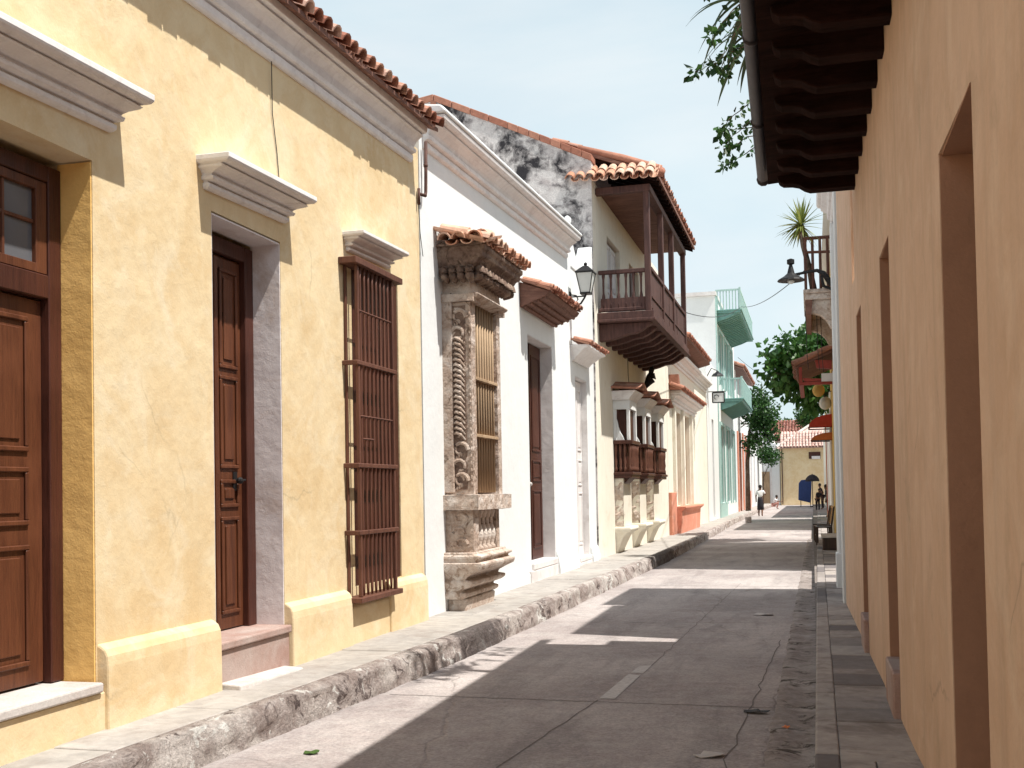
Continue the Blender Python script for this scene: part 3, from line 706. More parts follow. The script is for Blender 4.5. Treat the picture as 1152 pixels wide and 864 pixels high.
# sill, balustrade, base
mb = MB(); carved(mb, W, PX+.085, 12.30, 13.78, 1.40, 1.575, .012); mb.build('sill', M['stonepale'], stw)
mb = MB(); carved(mb, W, PX, 12.38, 12.60, .90, 1.395, .012)
for q, (zc, s) in enumerate(((1.29,1),(1.13,-1),(1.0,1))):
    pts = [(W+.18+s*(.09*math.cos(t*5.2)*(1-.75*t)), 12.376, zc+.08*math.sin(t*5.2)*(1-.75*t)) for t in [i/12 for i in range(13)]]
    mb.tube(pts, [.022-.012*i/12 for i in range(13)], 6)
carved(mb, W, PX-.05, 13.52, 13.66, .90, 1.395, .01, sd=2); carved(mb, W, W+.12, 12.6, 13.52, .90, 1.395, .01, sd=3)
mb.build('pedestal', M['stone'], stw)
mb = MB(); mb.lathe(PX-.09, 12.70, [(.06,.90),(.06,.94),(.035,.97),(.05,1.02),(.068,1.08),(.055,1.15),(.032,1.22),(.028,1.29),(.045,1.31),(.05,1.34),(.06,1.36),(.06,1.395)], 12)
bl = mb.build('baluster', M['stonepale'], stw, smooth=True)
for k in range(1, 5): shift_copy(bl, (0, .175*k, 0))
mb = MB(); cornice(mb, W, 12.38, 13.66, [(.20,.36),(.25,.39),(.255,.43),(.19,.445),(.20,.47),(.29,.50),(.34,.535),(.34,.57),(.25,.585),(.27,.62),(.36,.67),(.45,.71),(.465,.75),(.465,.78),(.38,.79),(.385,.82),(.43,.835),(.43,.865),(.35,.875),(.35,.905)], 1, .22)
mb.build('moulded_base', M['stonepale'], stw, .012, 2)
mb = MB(); mb.prism_y([(W,0),(W+.20,0),(W+.235,.36),(W,.36)], 12.42, 13.62); mb.build('foot', M['stonepale'], stw, .02, 2)
# --- small hoods over the doors
mb = MB(); mb.prism_y([(W,4.36),(W+.42,4.52),(W+.46,4.58),(W,4.74)], 16.02, 18.24)
for k in range(4): mb.prism_y([(W+.05+.1*k,4.345+.038*k),(W+.09+.1*k,4.36+.038*k),(W+.09+.1*k,4.40+.038*k),(W+.05+.1*k,4.385+.038*k)], 16.06, 18.2)
hd = mb.build('door_hood', M['hoodwood'], wh, .008)
mb = MB(); tiles(mb, (W+.50,16.0,4.58), (0,1,0), Vector((-.93,0,.33)).normalized(), 17, 2, .135, .28, .058, seed=21); mb.build('hood_tiles', M['tile'], hd, rec=False)
mb = MB(); cornice(mb, W, 19.75, 21.15, [(.03,3.98),(.08,4.04),(.16,4.10),(.26,4.18),(.33,4.20),(.33,4.24)], 1, .5)
hd = mb.build('door_hood', M['cornice'], wh, .006)
mb = MB(); tiles(mb, (W+.36,19.55,4.22), (0,1,0), Vector((-.93,0,.30)).normalized(), 14, 1, .135, .34, .055, seed=22); mb.build('hood_tiles', M['tile'], hd, rec=False)
# rusty pipe between the two houses
pp = MB(); pp.tube([(W+.06,11.72,5.55),(W+.055,11.72,5.15),(W+.055,11.71,4.98),(W+.06,11.68,4.93),(W+.03,11.55,4.92)], .02, 8); pp.tube([(W+.03,11.55,4.98),(W+.03,11.55,4.80)], .018); pp.ball((W+.055,11.72,5.28), .028, seg=8, rings=6)
o = pp.build('drainpipe', M['rust'], smooth=True); tag(o, 'short rusty drainpipe stub at the joint of the yellow and the white house', 'pipe')
pp = MB(); pp.tube([(W+.02,11.55,4.8),(W+.02,11.6,4.5),(W+.02,11.68,4.25)], .004); tag(pp.build('loose_wire', M['rope']), 'thin loose wire dangling below the rusty drainpipe', 'wire')

# --- wall lantern
def lantern(x, y, z, label, arm=.30):
    t = thing('wall_lantern', (x, y, z), label, 'lantern')
    mb = MB(); mb.box(x, x+.02, y-.06, y+.06, z-.16, z+.12)
    mb.tube([(x+.01,y,z-.06),(x+.10,y,z-.13),(x+.20,y,z-.10),(x+arm-.03,y,z+.0),(x+arm,y,z+.06)], .018, 6); mb.tube([(x+.01,y,z+.07),(x+.12,y,z+.05),(x+.15,y,z-.02),(x+.11,y,z-.08)], .013, 6)
    mb.tube([(x,y,z+.03),(x+arm,y,z+.03)], .013)
    mb.build('bracket', M['iron'], t)
    X = x+arm; mb = MB()
    def ring(r, zz): return [(X-r,y-r,zz),(X+r,y-r,zz),(X+r,y+r,zz),(X-r,y+r,zz)]
    for k in range(4):
        a, b = ring(.085, z+.09)[k], ring(.15, z+.44)[k]; mb.tube([a, b], .009, 5)
    mb.box(X-.095, X+.095, y-.095, y+.095, z+.06, z+.09); mb.box(X-.165, X+.165, y-.165, y+.165, z+.44, z+.46)
    rr = [ring(.165, z+.46), ring(.06, z+.56), ring(.03, z+.58)]
    for u, v in zip(rr, rr[1:]):
        for k in range(4): mb.quad(u[k], u[(k+1)%4], v[(k+1)%4], v[k])
    mb.ball((X,y,z+.61), .035, seg=8, rings=6); mb.build('frame', M['iron'], t)
    mb = MB(); u, v = ring(.08, z+.095), ring(.143, z+.435)
    for k in range(4): mb.quad(u[k], u[(k+1)%4], v[(k+1)%4], v[k])
    mb.build('glass', M['frost'], t)
    return t
lantern(W-.0, 19.64, 5.08, 'black iron lantern with frosted glass on the white wall near the balcony')

# ================================================================== LEFT: TOWER HOUSE WITH WOODEN BALCONY
TY = 22.0
th = thing('balcony_house', (W, 27, 0), 'two storey cream house with blackened gable, tiled roof and dark wooden balcony', 'house')
f = facade(W, 1, TY, 33.3, 0, 7.9, 7.9, [(23.6,25.3,5.25,7.1,.28), (26.6,28.2,5.25,7.1,.28)], .5); f.build('wall', M['cream'], th, .01, weld=True)
gb = MB()   # gable wall facing down the street, above the roofs
gp = [(W-.001,0),(W-.001,8.28),(-5.0,8.70),(-5.9,9.13),(-7.5,9.88),(-9.4,9.60),(-9.4,0)]
gb.prism(gp, lambda x, z: (x, TY-.03, z), lambda x, z: (x, TY+.45, z)); gb.build('gable', M['gable'], th)
gb = MB(); gb.box(-9.4, W-.5, TY+.46, 33.3, 0, 8.0); gb.build('rear_block', M['whitegrey'], th)
cp = MB(); ridge = [(W+.02,8.30),(-5.0,8.72),(-5.9,9.15),(-7.5,9.90),(-9.4,9.62)]
for (a, b) in zip(ridge, ridge[1:]):
    n = 4
    for k in range(n):
        p = (a[0]+(b[0]-a[0])*k/n, a[1]+(b[1]-a[1])*k/n); q = (a[0]+(b[0]-a[0])*(k+.97)/n, a[1]+(b[1]-a[1])*(k+.97)/n)
        cp.add([(p[0],TY-.06,p[1]-.05),(p[0],TY+.5,p[1]-.05),(q[0],TY+.5,q[1]-.05),(q[0],TY-.06,q[1]-.05),(p[0],TY-.06,p[1]+.09),(p[0],TY+.5,p[1]+.09),(q[0],TY+.5,q[1]+.09),(q[0],TY-.06,q[1]+.09)],
               [(0,1,2,3),(4,7,6,5),(0,4,5,1),(1,5,6,2),(2,6,7,3),(3,7,4,0)])
cp.build('gable_coping', M['coping'], th, .01)
mb = MB(); mb.box(-7.56, -7.44, TY-.05, TY+.0, 8.2, 9.85); mb.build('corner_strip', M['coping'], th)
# roof: main slope running out over the balcony, with a pent strip on the near side
EX, RY1 = -2.86, 29.6
rf = MB(); Rz = lambda x: 8.02+(EX-x)*.38
rf.prism([(EX,Rz(EX)-.07),(-7.5,Rz(-7.5)-.07),(-7.5,Rz(-7.5)),(EX,Rz(EX))], lambda x, z: (x, 22.30, z-.02), lambda x, z: (x, 33.3 if x < W-.1 else RY1, z-.02))
roof = rf.build('roof', M['hoodwood'], th)
mb = MB(); tiles(mb, (EX-.0,22.5,Rz(EX)), (0,1,0), Vector((-1,0,.38)).normalized(), 39, 8, .185, .36, .085, seed=31)
mb.build('tile_covering', M['tile'], roof, rec=False)
mb = MB(); P0 = Vector((EX+.0, 22.12, 7.86))   # near-side pent strip
tiles(mb, (EX-.02, 21.84, 7.80), (-1,0,.03), Vector((.0,.84,.54)).normalized(), 9, 2, .20, .34, .10, seed=33)
mb.build('pent_tiles', M['tilepale'], roof, rec=False)
mb = MB(); mb.tube([(EX+.05,22.42,8.09),(-3.6,22.42,8.39),(W-.35,22.38,8.66)], .085, 8); mb.tube([(EX+.06,22.42,8.05),(EX+.06,22.1,7.93)], .085, 8); mb.build('hip_ridge', M['coping'], roof, smooth=True)
mb = MB()
for k in range(19):
    yy = 22.35+k*.39; mb.box(W+.0, EX-.04, yy, yy+.08, 0, 0)
    b = len(mb.v)-8
    for i in range(8):
        x, y_, _ = mb.v[b+i]; mb.v[b+i] = (x, y_, Rz(x)-(.19 if i < 4 else .095))
mb.build('rafter', M['beam'], roof)
# balcony
bx0, bx1, by0, by1, bz = W+.002, -3.06, 22.35, 28.85, 5.22
mb = MB(); mb.box(bx0, bx1+.06, by0-.06, by1+.06, bz-.14, bz); mb.box(bx0, bx1+.09, by0-.09, by1+.09, bz-.20, bz-.141)
bal = mb.build('balcony', M['balcony'], th, .01, label='long dark brown timber balcony on carved corbels')
mb = MB(); mb.prism_x([(by0+.30-.09,bz-.21),(by0+.30+.09,bz-.21),(by0+.39,bz-.4),(by0+.21,bz-.4)], 0, 0)
cb_prof = [(W,bz-.205),(W,bz-.56),(W+.25,bz-.54),(W+.42,bz-.50),(W+.60,bz-.44),(W+.78,bz-.42),(W+.90,bz-.36),(W+1.0,bz-.30),(W+1.08,bz-.24),(W+1.08,bz-.205)]
mb = MB(); mb.prism_y(cb_prof, by0+.12, by0+.32); cbk = mb.build('corbel', M['balcony'], bal, .012)
for k in range(1, 9): shift_copy(cbk, (0, .745*k, 0))
mb = MB(); mb.box(bx1-.12, bx1, by0, by0+.14, bz, 7.80); post = mb.build('post', M['balcony'], bal, .012)
for yy in (24.3,26.2,28.71): 
    c = shift_copy(post, (0.02, yy-by0, 0)); c.scale = (1,1,1)
mb = MB(); mb.box(bx0, bx1+.03, by0-.02, by0+.14, 7.66, 7.80); mb.box(bx1-.14, bx1+.03, by0+.141, by1+.1, 7.66, 7.80); mb.build('top_beam', M['balcony'], bal, .01)
mb = MB(); mb.box(bx0+.02, bx1-.121, by0+.01, by0+.11, 6.02, 6.10); mb.box(bx1-.12, bx1+.015, by0+.141, by1+.02, 6.06, 6.14); mb.box(bx0+.02, bx1-.121, by0+.02, by0+.10, bz+.03, bz+.10); mb.build('handrail', M['balcony'], bal, .01)
mb = MB(); mb.lathe(bx0+.12, by0+.06, [(.035,bz+.1),(.035,bz+.2),(.022,bz+.24),(.036,bz+.32),(.02,bz+.42),(.024,bz+.7),(.034,bz+.76),(.034,6.02)], 8); bb = mb.build('baluster', M['balcony'], bal, smooth=True)
for k in range(1, 6): shift_copy(bb, (.155*k, 0, 0))
mb = MB(); mb.box(bx0+.06, bx1-.13, by0+.03, by0+.09, bz+.10, bz+.30); mb.build('carved_skirting', M['balcony'], bal)
mb = MB(); mb.box(bx1-.06, bx1-.02, by0+.142, by1, bz+.005, 6.055); pnl = mb.build('side_panel', M['balcony'], bal)
mb = MB()
for k in range(5): mb.box(bx1-.0195, bx1-.012, by0+.16+k*1.5, by0+.22+k*1.5, bz+.1, 6.05)
mb.box(bx1-.0195, bx1+.002, by0+.23, by1, bz+.3, bz+.335); mb.box(bx1-.0195, bx1+.012, by0+.23, by1, bz+.01, bz+.09); mb.build('panel_stile', M['balcony'], pnl, .004)
mb = MB(); mb.box(bx0, bx1-.13, by0+.15, RY1-.5, 7.805, 7.84); mb.build('ceiling', M['hoodwood'], bal)
panel_door(th, W-.10, 23.65, 25.25, 5.27, 7.05, M['whitegrey'], leaves=2, rows=((.05,.4),(.45,.95)), label='white shuttered door on the balcony')
panel_door(th, W-.10, 26.65, 28.15, 5.27, 7.05, M['door'], leaves=2, rows=((.05,.4),(.45,.95)), label='brown shuttered door on the balcony')
# the row of three projecting windows
def bay(y0, kind):
    y1 = y0+1.0; zz = .02*(y0-24)
    mb = MB(); mb.box(W, W+.20, y0, y1, .80+zz*0, 1.86); cornice(mb, W, y0+.05, y1-.05, [(.03,.22),(.05,.30),(.18,.58),(.26,.66),(.34,.70),(.36,.75),(.34,.80)], 1, .3)
    r = mb.build('window_bay', M['cream'], th, .015, 2, label=kind)
    mb = MB(); carved(mb, W, W+.19, y0-.004, y0+.1, .82, 1.80, .05, .06, y0); mb.build('worn_pillar', M['stonepale'], r)
    mb = MB(); mb.box(W, W+.40, y0-.06, y1+.06, 1.86, 1.93); mb.box(W, W+.43, y0-.09, y1+.09, 1.93, 1.99); mb.box(W, W+.42, y0-.08, y1+.08, 2.60, 2.68); mb.box(W, W+.34, y0, y1, 1.991, 2.02)
    mb.prism_y([(W,1.86),(W+.32,1.86),(W+.16,1.70),(W,1.66)], y0+.1, y1-.1)
    rl = mb.build('baluster_box', M['doordark'], r, .008)
    mb = MB(); mb.box(W, W+.28, y0+.06, y1-.06, 2.021, 2.599); mb.build('dark_backing', M['doordark'], r)  # added dark backing; puts shade into the gaps between the balusters
    mb = MB()
    for xx in (.05,.15,.25,.36): mb.lathe(W+xx, y0-.02, [(.034,1.99),(.034,2.08),(.02,2.12),(.035,2.22),(.022,2.36),(.034,2.46),(.034,2.60)], 8)
    for k in range(1, 6): mb.lathe(W+.37, y0-.02+k*.19, [(.034,1.99),(.034,2.08),(.02,2.12),(.035,2.22),(.022,2.36),(.034,2.46),(.034,2.60)], 8)
    b = mb.build('baluster_row', M['grille'], r, smooth=True)
    mb = MB(); mb.box(W, W+.10, y0+.06, y1-.06, 2.681, 3.5); mb.box(W+.10, W+.30, y0+.10, y1-.10, 2.681, 3.36); mb.build('shutter', M['doordark'], r)
    # white frame with arched side light
    mb = MB(); mb.box(W, W+.07, y0, y0+.09, 2.68, 3.42); mb.box(W+.29, W+.36, y0, y0+.09, 2.68, 3.42); mb.box(W+.29, W+.36, y1-.09, y1, 2.68, 3.42); mb.box(W+.0, W+.37, y0-.012, y1+.012, 3.36, 3.56)
    mb.prism([(W+.07,2.68),(W+.24,2.68),(W+.20,2.78),(W+.15,2.86),(W+.11,2.98),(W+.09,3.10),(W+.07,3.16)], lambda x, z: (x, y0+.01, z), lambda x, z: (x, y0+.08, z))
    mb.build('frame', M['white'], r, .008)
    mb = MB(); cornice(mb, W, y0+.02, y1-.02, [(.37,3.56),(.40,3.62),(.42,3.64),(.50,3.72),(.52,3.76)], 1, .3); mb.build('hood_moulding', M['cornice'], r, .006)
    mb = MB(); n = 14     # swept hood roof
    for (t0, t1) in [(i/n, (i+1)/n) for i in range(n)]:
        def prof(t): yy = y0-.22+t*1.44; return yy, 3.775+.17*math.exp(-((t-.5)/.30)**2)
        (ya, za), (yb, zb) = prof(t0), prof(t1)
        mb.add([(W,ya,za+.02),(W+.60,ya,za-.02),(W+.60,yb,zb-.02),(W,yb,zb+.02),(W,ya,za+.07),(W+.62,ya,za+.02),(W+.62,yb,zb+.02),(W,yb,zb+.07)],[(0,3,2,1),(4,5,6,7),(1,2,6,5),(0,1,5,4),(2,3,7,6)])
    mb.build('hood_roof', M['tile'], r, .004)
for i, y0 in enumerate((23.95, 26.30, 28.70)):
    bay(y0, ('nearest', 'middle', 'farthest')[i]+' of the projecting windows with swept hood and brown baluster box')
# electrical line and black iron scroll above the bays
mb = MB(); mb.tube([(W+.02,26.0,4.95),(W+.02,26.02,4.3),(W+.02,26.2,3.95)], .008); mb.build('conduit', M['rope'], th)
sc = MB()
pts = [(W+.10+.34*t+.10*math.sin(t*5), 27.9, 4.10+.62*t+.12*math.sin(t*6.3)) for t in [i/14 for i in range(15)]]
sc.tube(pts, [.03,.06,.09,.12,.14,.15,.13,.11,.09,.07,.055,.05,.06,.075,.02], 8); sc.tube([(W+.0,27.9,4.25),(W+.14,27.9,4.12),(W+.2,27.9,4.0),(W+.2,27.9,3.9)], .03)
o = sc.build('iron_ornament', M['iron'], smooth=True); tag(o, 'curving black iron ornament above the row of projecting windows', 'ornament')

# ================================================================== LEFT: LOW CREAM HOUSE
lh = thing('low_cream_house', (W, 40, 0), 'low cream house with a coral base panel and a hooded double window', 'house')
f = facade(W, 1, 33.34, 46.4, 0, 6.05, 6.15, [(34.9,36.9,1.05,4.08,.18),(37.5,39.6,1.05,4.12,.18),(40.6,41.4,2.6,4.1,.1)], 9); f.build('wall', M['cream'], lh, .01, weld=True)
cb = MB(); cornice(cb, W, 33.4, 46.2, [(p*1.1, 5.52+q/.3*.42) for p, q in CROWN], 1, .1); cb.build('cornice', M['cornice'], lh, .006)
cb = MB(); cornice(cb, W, 34.4, 41.2, crown(1.35, .42, 4.22), 1, .4); hd = cb.build('window_hood', M['cornice'], lh, .006)
mb = MB(); tiles(mb, (W+.42,33.9,4.62), (0,1,0), Vector((-.9,0,.4)).normalized(), 38, 1, .20, .44, .09, seed=41); mb.tube([(W+.36,34.0,4.72),(W+.36,41.6,4.74)], .06, 7); mb.prism_x([(33.95,4.64),(34.5,4.66),(34.1,5.1),(33.95,5.1)], W, W+.3); mb.build('hood_tiles', M['coping'], hd, rec=False)
for a, b in ((34.9,36.9),(37.5,39.6)):
    mb = MB(); mb.box(W-.17, W-.13, a+.01, b-.01, 1.06, 4.07)
    for k in range(9): mb.box(W-.129, W-.10, a+.1+k*(b-a-.2)/9, a+.16+k*(b-a-.2)/9, 1.06, 4.07)
    mb.build('window', M['oldwood'], lh)
for yy in (34.6,37.0,39.75):
    mb = MB(); mb.box(W, W+.10, yy, yy+.28, 1.05, 4.2); mb.build('window_surround', M['cream'], lh, .01)
mb = MB(); mb.box(W, W+.10, 33.36, 34.55, .2, 1.5); mb.prism_y([(W,.2),(W+.22,.2),(W+.26,.90),(W+.38,1.0),(W+.38,1.06),(W,1.06)], 34.56, 40.4); mb.build('base_panel', M['pink'], lh, .015, 2)
# white pier house with upswept tiled canopy, bracket sign and lamp
wp = thing('narrow_white_house', (W, 48, 0), 'narrow white house between the low cream house and the teal balconies', 'house')
f = facade(W+.02, 1, 46.44, 52.0, 0, 7.0, 7.0, [(48.6,49.6,.3,4.6,.15)], 9); f.build('wall', M['white'], wp, .01, weld=True)
mb = MB(); panel_door(wp, W-.08, 48.62, 49.58, .31, 4.58, M['whitegrey'])
mb = MB(); mb.prism_y([(W+.0,6.0),(W+.60,6.16),(W+.62,6.22),(W+.0,6.42)], 33.8, 41.5); cn = mb.build('eave', M['hoodwood'], lh, .01)
mb = MB(); tiles(mb, (W+.66,33.8,6.22), (0,1,0), Vector((-.94,0,.3)).normalized(), 38, 2, .20, .4, .09, seed=44); mb.build('eave_tiles', M['coping'], cn, rec=False)
sg = thing('bracket_sign', (W+.04, 47.2, 5.3), 'small square black framed sign on a bracket beside the teal building', 'sign')
mb = MB(); mb.tube([(W+.02,47.2,5.66),(W+.75,47.2,5.66)], .02); 
for a, b in (((.2,5.2),(.2,5.62)),((.68,5.2),(.68,5.62)),((.2,5.2),(.68,5.2)),((.2,5.62),(.68,5.62))): mb.tube([(W+a[0],47.2,a[1]),(W+b[0],47.2,b[1])], .028, 6)
mb.build('frame', M['iron'], sg)
mb = MB(); mb.box(W+.22, W+.66, 47.19, 47.21, 5.22, 5.60); pn = mb.build('panel', M['white'], sg)
mb = MB(); mb.tube([(W+.36+.10*math.cos(t), 47.18, 5.43+.09*math.sin(t)) for t in [i*.5 for i in range(10)]], .014, 5); mb.build('motif', M['iron'], pn)
wl = thing('wall_lamp', (W+.02, 47.0, 6.25), 'black dish wall lamp above the small bracket sign', 'lamp')
mb = MB(); mb.lathe(W+.45, 46.9, [(.26,6.28),(.20,6.36),(.08,6.44),(.03,6.5)], 12); mb.build('shade', M['iron'], wl)
mb = MB(); mb.tube([(W+.02,46.9,6.3),(W+.2,46.9,6.62),(W+.45,46.9,6.5)], .02); mb.build('arm', M['iron'], wl)

# ================================================================== LEFT: TEAL BALCONY BUILDING
tl = thing('teal_balcony_building', (W, 57, 0), 'tall white building with teal window frames and two teal balconies', 'building')
ops = [(53.4,55.6,6.6,9.1,.15),(57,59.2,6.6,9.1,.15),(60.4,62.6,6.6,9.1,.15),(53.2,55.4,.9,4.6,.15),(57,59.4,.9,4.6,.15),(61,63,.9,4.6,.15)]
f = facade(W, 1, 52.04, 64.4, 0, 10.55, 10.6, ops, 9); f.build('wall', M['white'], tl, .01, weld=True)
mb = MB(); mb.box(W-9, W+.06, 51.9, 64.5, 10.55, 10.72); mb.build('coping', M['whitegrey'], tl)
mb = MB(); mb.box(W-.0, W+.05, 52.06, 52.45, 0.2, 10.5); mb.build('teal_pilaster', M['tealpale'], tl)
mb = MB(); mb.box(W, W+.06, 52.46, 56.6, .2, .9); mb.build('teal_plinth', M['tealpale'], tl)
for a, b, c, d, _ in ops:
    mb = MB(); mb.box(W-.12, W-.08, a+.01, b-.01, c+.01, d-.01)
    for k in range(1, 4): mb.box(W-.079, W-.03, a+k*(b-a)/4-.05, a+k*(b-a)/4+.05, c+.02, d-.02)
    mb.build('window', M['teal'], tl)
    mb = MB(); mb.box(W, W+.06, a-.15, a, c-.1, d+.15); mb.box(W, W+.06, b, b+.15, c-.1, d+.15); mb.box(W, W+.06, a, b, d, d+.15); mb.build('window_frame', M['tealpale'], tl)
def tbalc(y0, y1, z, h, out, lab):
    mb = MB(); mb.box(W, W+out, y0, y1, z-.16, z); mb.box(W, W+out+.05, y0-.05, y1+.05, z-.06, z-.0+.001)
    for k in range(int((y1-y0)/.55)): mb.prism_y([(W,z-.161),(W,z-.55),(W+out*.5,z-.38),(W+out-.05,z-.161)], y0+.1+k*.55, y0+.24+k*.55)
    b = mb.build('balcony', M['teal'], tl, .008, label=lab)
    mb = MB()
    mb.box(W, W+out, y0, y0+.06, z+h-.08, z+h); mb.box(W+out-.06, W+out, y0+.061, y1, z+h-.08, z+h); mb.box(W+out-.08, W+out+.01, y0-.02, y0+.08, z, z+h+.06)
    mb.build('handrail', M['tealpale'], b)
    mb = MB(); n = int(out/.14)
    for k in range(n): mb.box(W+.06+k*.14, W+.11+k*.14, y0+.01, y0+.05, z, z+h-.081)
    for k in range(int((y1-y0)/.14)): mb.box(W+out-.05, W+out-.01, y0+.1+k*.14, y0+.15+k*.14, z, z+h-.081)
    mb.build('railing', M['tealpale'], b)
    return b
tbalc(52.3, 63.2, 9.9, .95, 1.15, 'upper teal balcony at roof level')
tbalc(54.0, 62.5, 5.9, .98, 1.05, 'lower teal balcony on the first floor')
# small roof blocks above the upper balcony
# ================================================================== LEFT: CORAL-BANDED HOUSE AND GREY ONE
ch = thing('coral_banded_house', (W, 71, 0), 'white house with coral door surrounds and a tiled roof terrace beyond the teal balconies', 'house')
f = facade(W, 1, 64.5, 78, 0, 7.2, 7.2, [(66,67.6,.3,4.6,.15),(71,73.2,.3,4.6,.15)], 9); f.build('wall', M['white'], ch, .01, weld=True)
mb = MB(); mb.box(W, W+.08, 65.4, 65.98, .2, 4.9); mb.box(W, W+.08, 67.62, 68.2, .2, 4.9); mb.box(W, W+.08, 70.2, 70.98, .2, 5.0); mb.box(W, W+.08, 73.22, 74.2, .2, 5.0); mb.box(W, W+.1, 74.2, 78, .2, 1.4); mb.build('door_surround', M['pink'], ch, .01)
for a, b in ((66,67.6),(71,73.2)):
    mb = MB(); mb.box(W-.12, W-.08, a+.01, b-.01, .31, 4.58); mb.box(W-.079, W-.05, (a+b)/2-.05, (a+b)/2+.05, .31, 4.58); mb.build('door', M['grey_jamb'], ch)
for yy in (67,72,77):
    mb = MB(); mb.tube([(W+.0-.2,yy,7.2),(W-.2,yy,8.6)], .12, 8); mb.build('terrace_post', M['whitegrey'], ch)
mb = MB(); mb.prism_y([(W+.45,8.5),(W+.45,8.62),(W-2.2,9.6),(W-2.2,9.45)], 65.5, 78); tr_ = mb.build('terrace_roof', M['hoodwood'], ch)
mb = MB(); tiles(mb, (W+.5,65.5,8.62), (0,1,0), Vector((-.94,0,.35)).normalized(), 48, 6, .26, .48, .12, seed=51); mb.build('roof_tiles', M['tile'], tr_, rec=False)
wl = thing('wall_lamp', (W, 69.3, 5.5), 'ornate black arm lamp between the coral door surrounds', 'lamp')
mb = MB(); mb.tube([(W,69.3,5.3),(W+.3,69.3,5.5),(W+.65,69.3,5.45)], .035); mb.tube([(W,69.3,5.75),(W+.2,69.3,5.45)], .03); mb.build('arm', M['rust'], wl)
mb = MB(); mb.lathe(W+.68, 69.3, [(.05,5.32),(.11,5.45),(.09,5.60),(.02,5.66)], 8); mb.build('shade', M['iron'], wl)
gh = thing('grey_white_house', (W, 87, 0), 'pale low house with grey shutters behind the street tree on the left', 'house')
f = facade(W-.02, 1, 78.1, 98.0, 0, 5.4, 5.3, [(80,81.8,.3,4,.15),(84.5,86.3,.3,4,.15),(90,91.6,1,4,.15)], 9); f.build('wall', M['white'], gh, .01, weld=True)
for a, b in ((80,81.8),(84.5,86.3),(90,91.6)):
    mb = MB(); mb.box(W-.12, W-.08, a+.01, b-.01, 1.01 if a > 88 else .31, 3.98); mb.box(W-.079, W-.04, (a+b)/2-.06, (a+b)/2+.06, 1.01, 3.98); mb.build('shutter', M['grey_jamb'], gh)
cb = MB(); cornice(cb, W-.02, 78.2, 97.9, crown(1., .3, 5.05), 1, 0); cb.build('cornice', M['cornice'], gh)
cnr = thing('white_corner_house', (-6, 104, 0), 'small white house with an arched parapet across the far end on the left', 'house')
mb = MB(); mb.prism([(-12,0),(-2.75,0),(-2.75,5.5),(-3.3,5.5),(-3.4,6.6),(-4.2,7.3),(-5.2,6.8),(-6.0,5.6),(-12,5.6)], lambda x, z: (x, 101.4, z), lambda x, z: (x, 108, z)); mb.build('wall', M['white'], cnr, .03)
mb = MB(); mb.box(-3.6, -3.45, 101.34, 101.39, .0, 4.4); mb.box(-4.6, -4.45, 101.34, 101.39, 0, 4.4); mb.build('pilaster', M['whitegrey'], cnr)
mb = MB(); mb.box(-4.40, -3.65, 101.34, 101.39, .1, 3.0); mb.build('door', M['oldwood'], cnr)
eh = thing('end_house', (0, 104, 0), 'yellow house with a pale tiled hip roof closing the far end of the street', 'house')
mb = MB(); mb.box(-2.7, 9, 101.2, 110, 0, 5.05); mb.build('wall', M['yellow'], eh, .02)
mb = MB(); mb.prism([(-3.1,5.02),(9.3,5.02),(7.5,7.6),(-.2,7.0)], lambda x, z: (x, 100.8+(z-5.02)*1.5, z), lambda x, z: (x, 110.4-(z-5.02)*1.5, z)); rr = mb.build('roof', M['tilepink'], eh)
mb = MB(); tiles(mb, (9.2,100.75,5.06), (-1,0,0), Vector((0,.83,.555)).normalized(), 44, 6, .27, .5, .12, seed=61); mb.build('roof_tiles', M['tilepink'], rr, rec=False)
mb = MB(); mb.tube([(-3.0,100.9,5.14),(-.15,103.8,7.1)], .14, 7); mb.build('hip_ridge', M['slab'], rr)
mb = MB(); mb.box(-.25, .75, 101.13, 101.19, 4.05, 4.65); mb.box(1.3, 2.6, 101.13, 101.19, 3.1, 3.6); mb.build('window', M['doordark'], eh)
mb = MB(); mb.box(.0, .72, 101.10, 101.13, 4.02, 4.28); mb.build('window_box', M['whitegrey'], eh)
mb = MB(); mb.box(1.45, 2.6, 101.1, 101.19, 2.0, 3.0); mb.build('painted_panel', M['ochre'], eh)
mb = MB(); mb.tube([(-2.55,101.1,.1),(-2.55,101.1,4.95)], .05); mb.build('downpipe', M['rust'], eh)
fh = thing('far_tiled_house', (-3, 118, 0), 'distant house with a dark red tiled roof showing above the end house', 'house')
mb = MB(); mb.box(-4.2, 6, 114, 124, 0, 6.3); mb.build('wall', M['whitegrey'], fh)
mb = MB(); mb.prism_x([(113.5,6.2),(119,8.4),(124.5,6.2)], -4.4, 6.2); rr = mb.build('roof', M['tiledark'], fh)
mb = MB(); tiles(mb, (6.2,113.4,6.3), (-1,0,0), Vector((0,.92,.37)).normalized(), 35, 12, .30, .55, .14, seed=62); mb.build('roof_tiles', M['tiledark'], rr, rec=False)

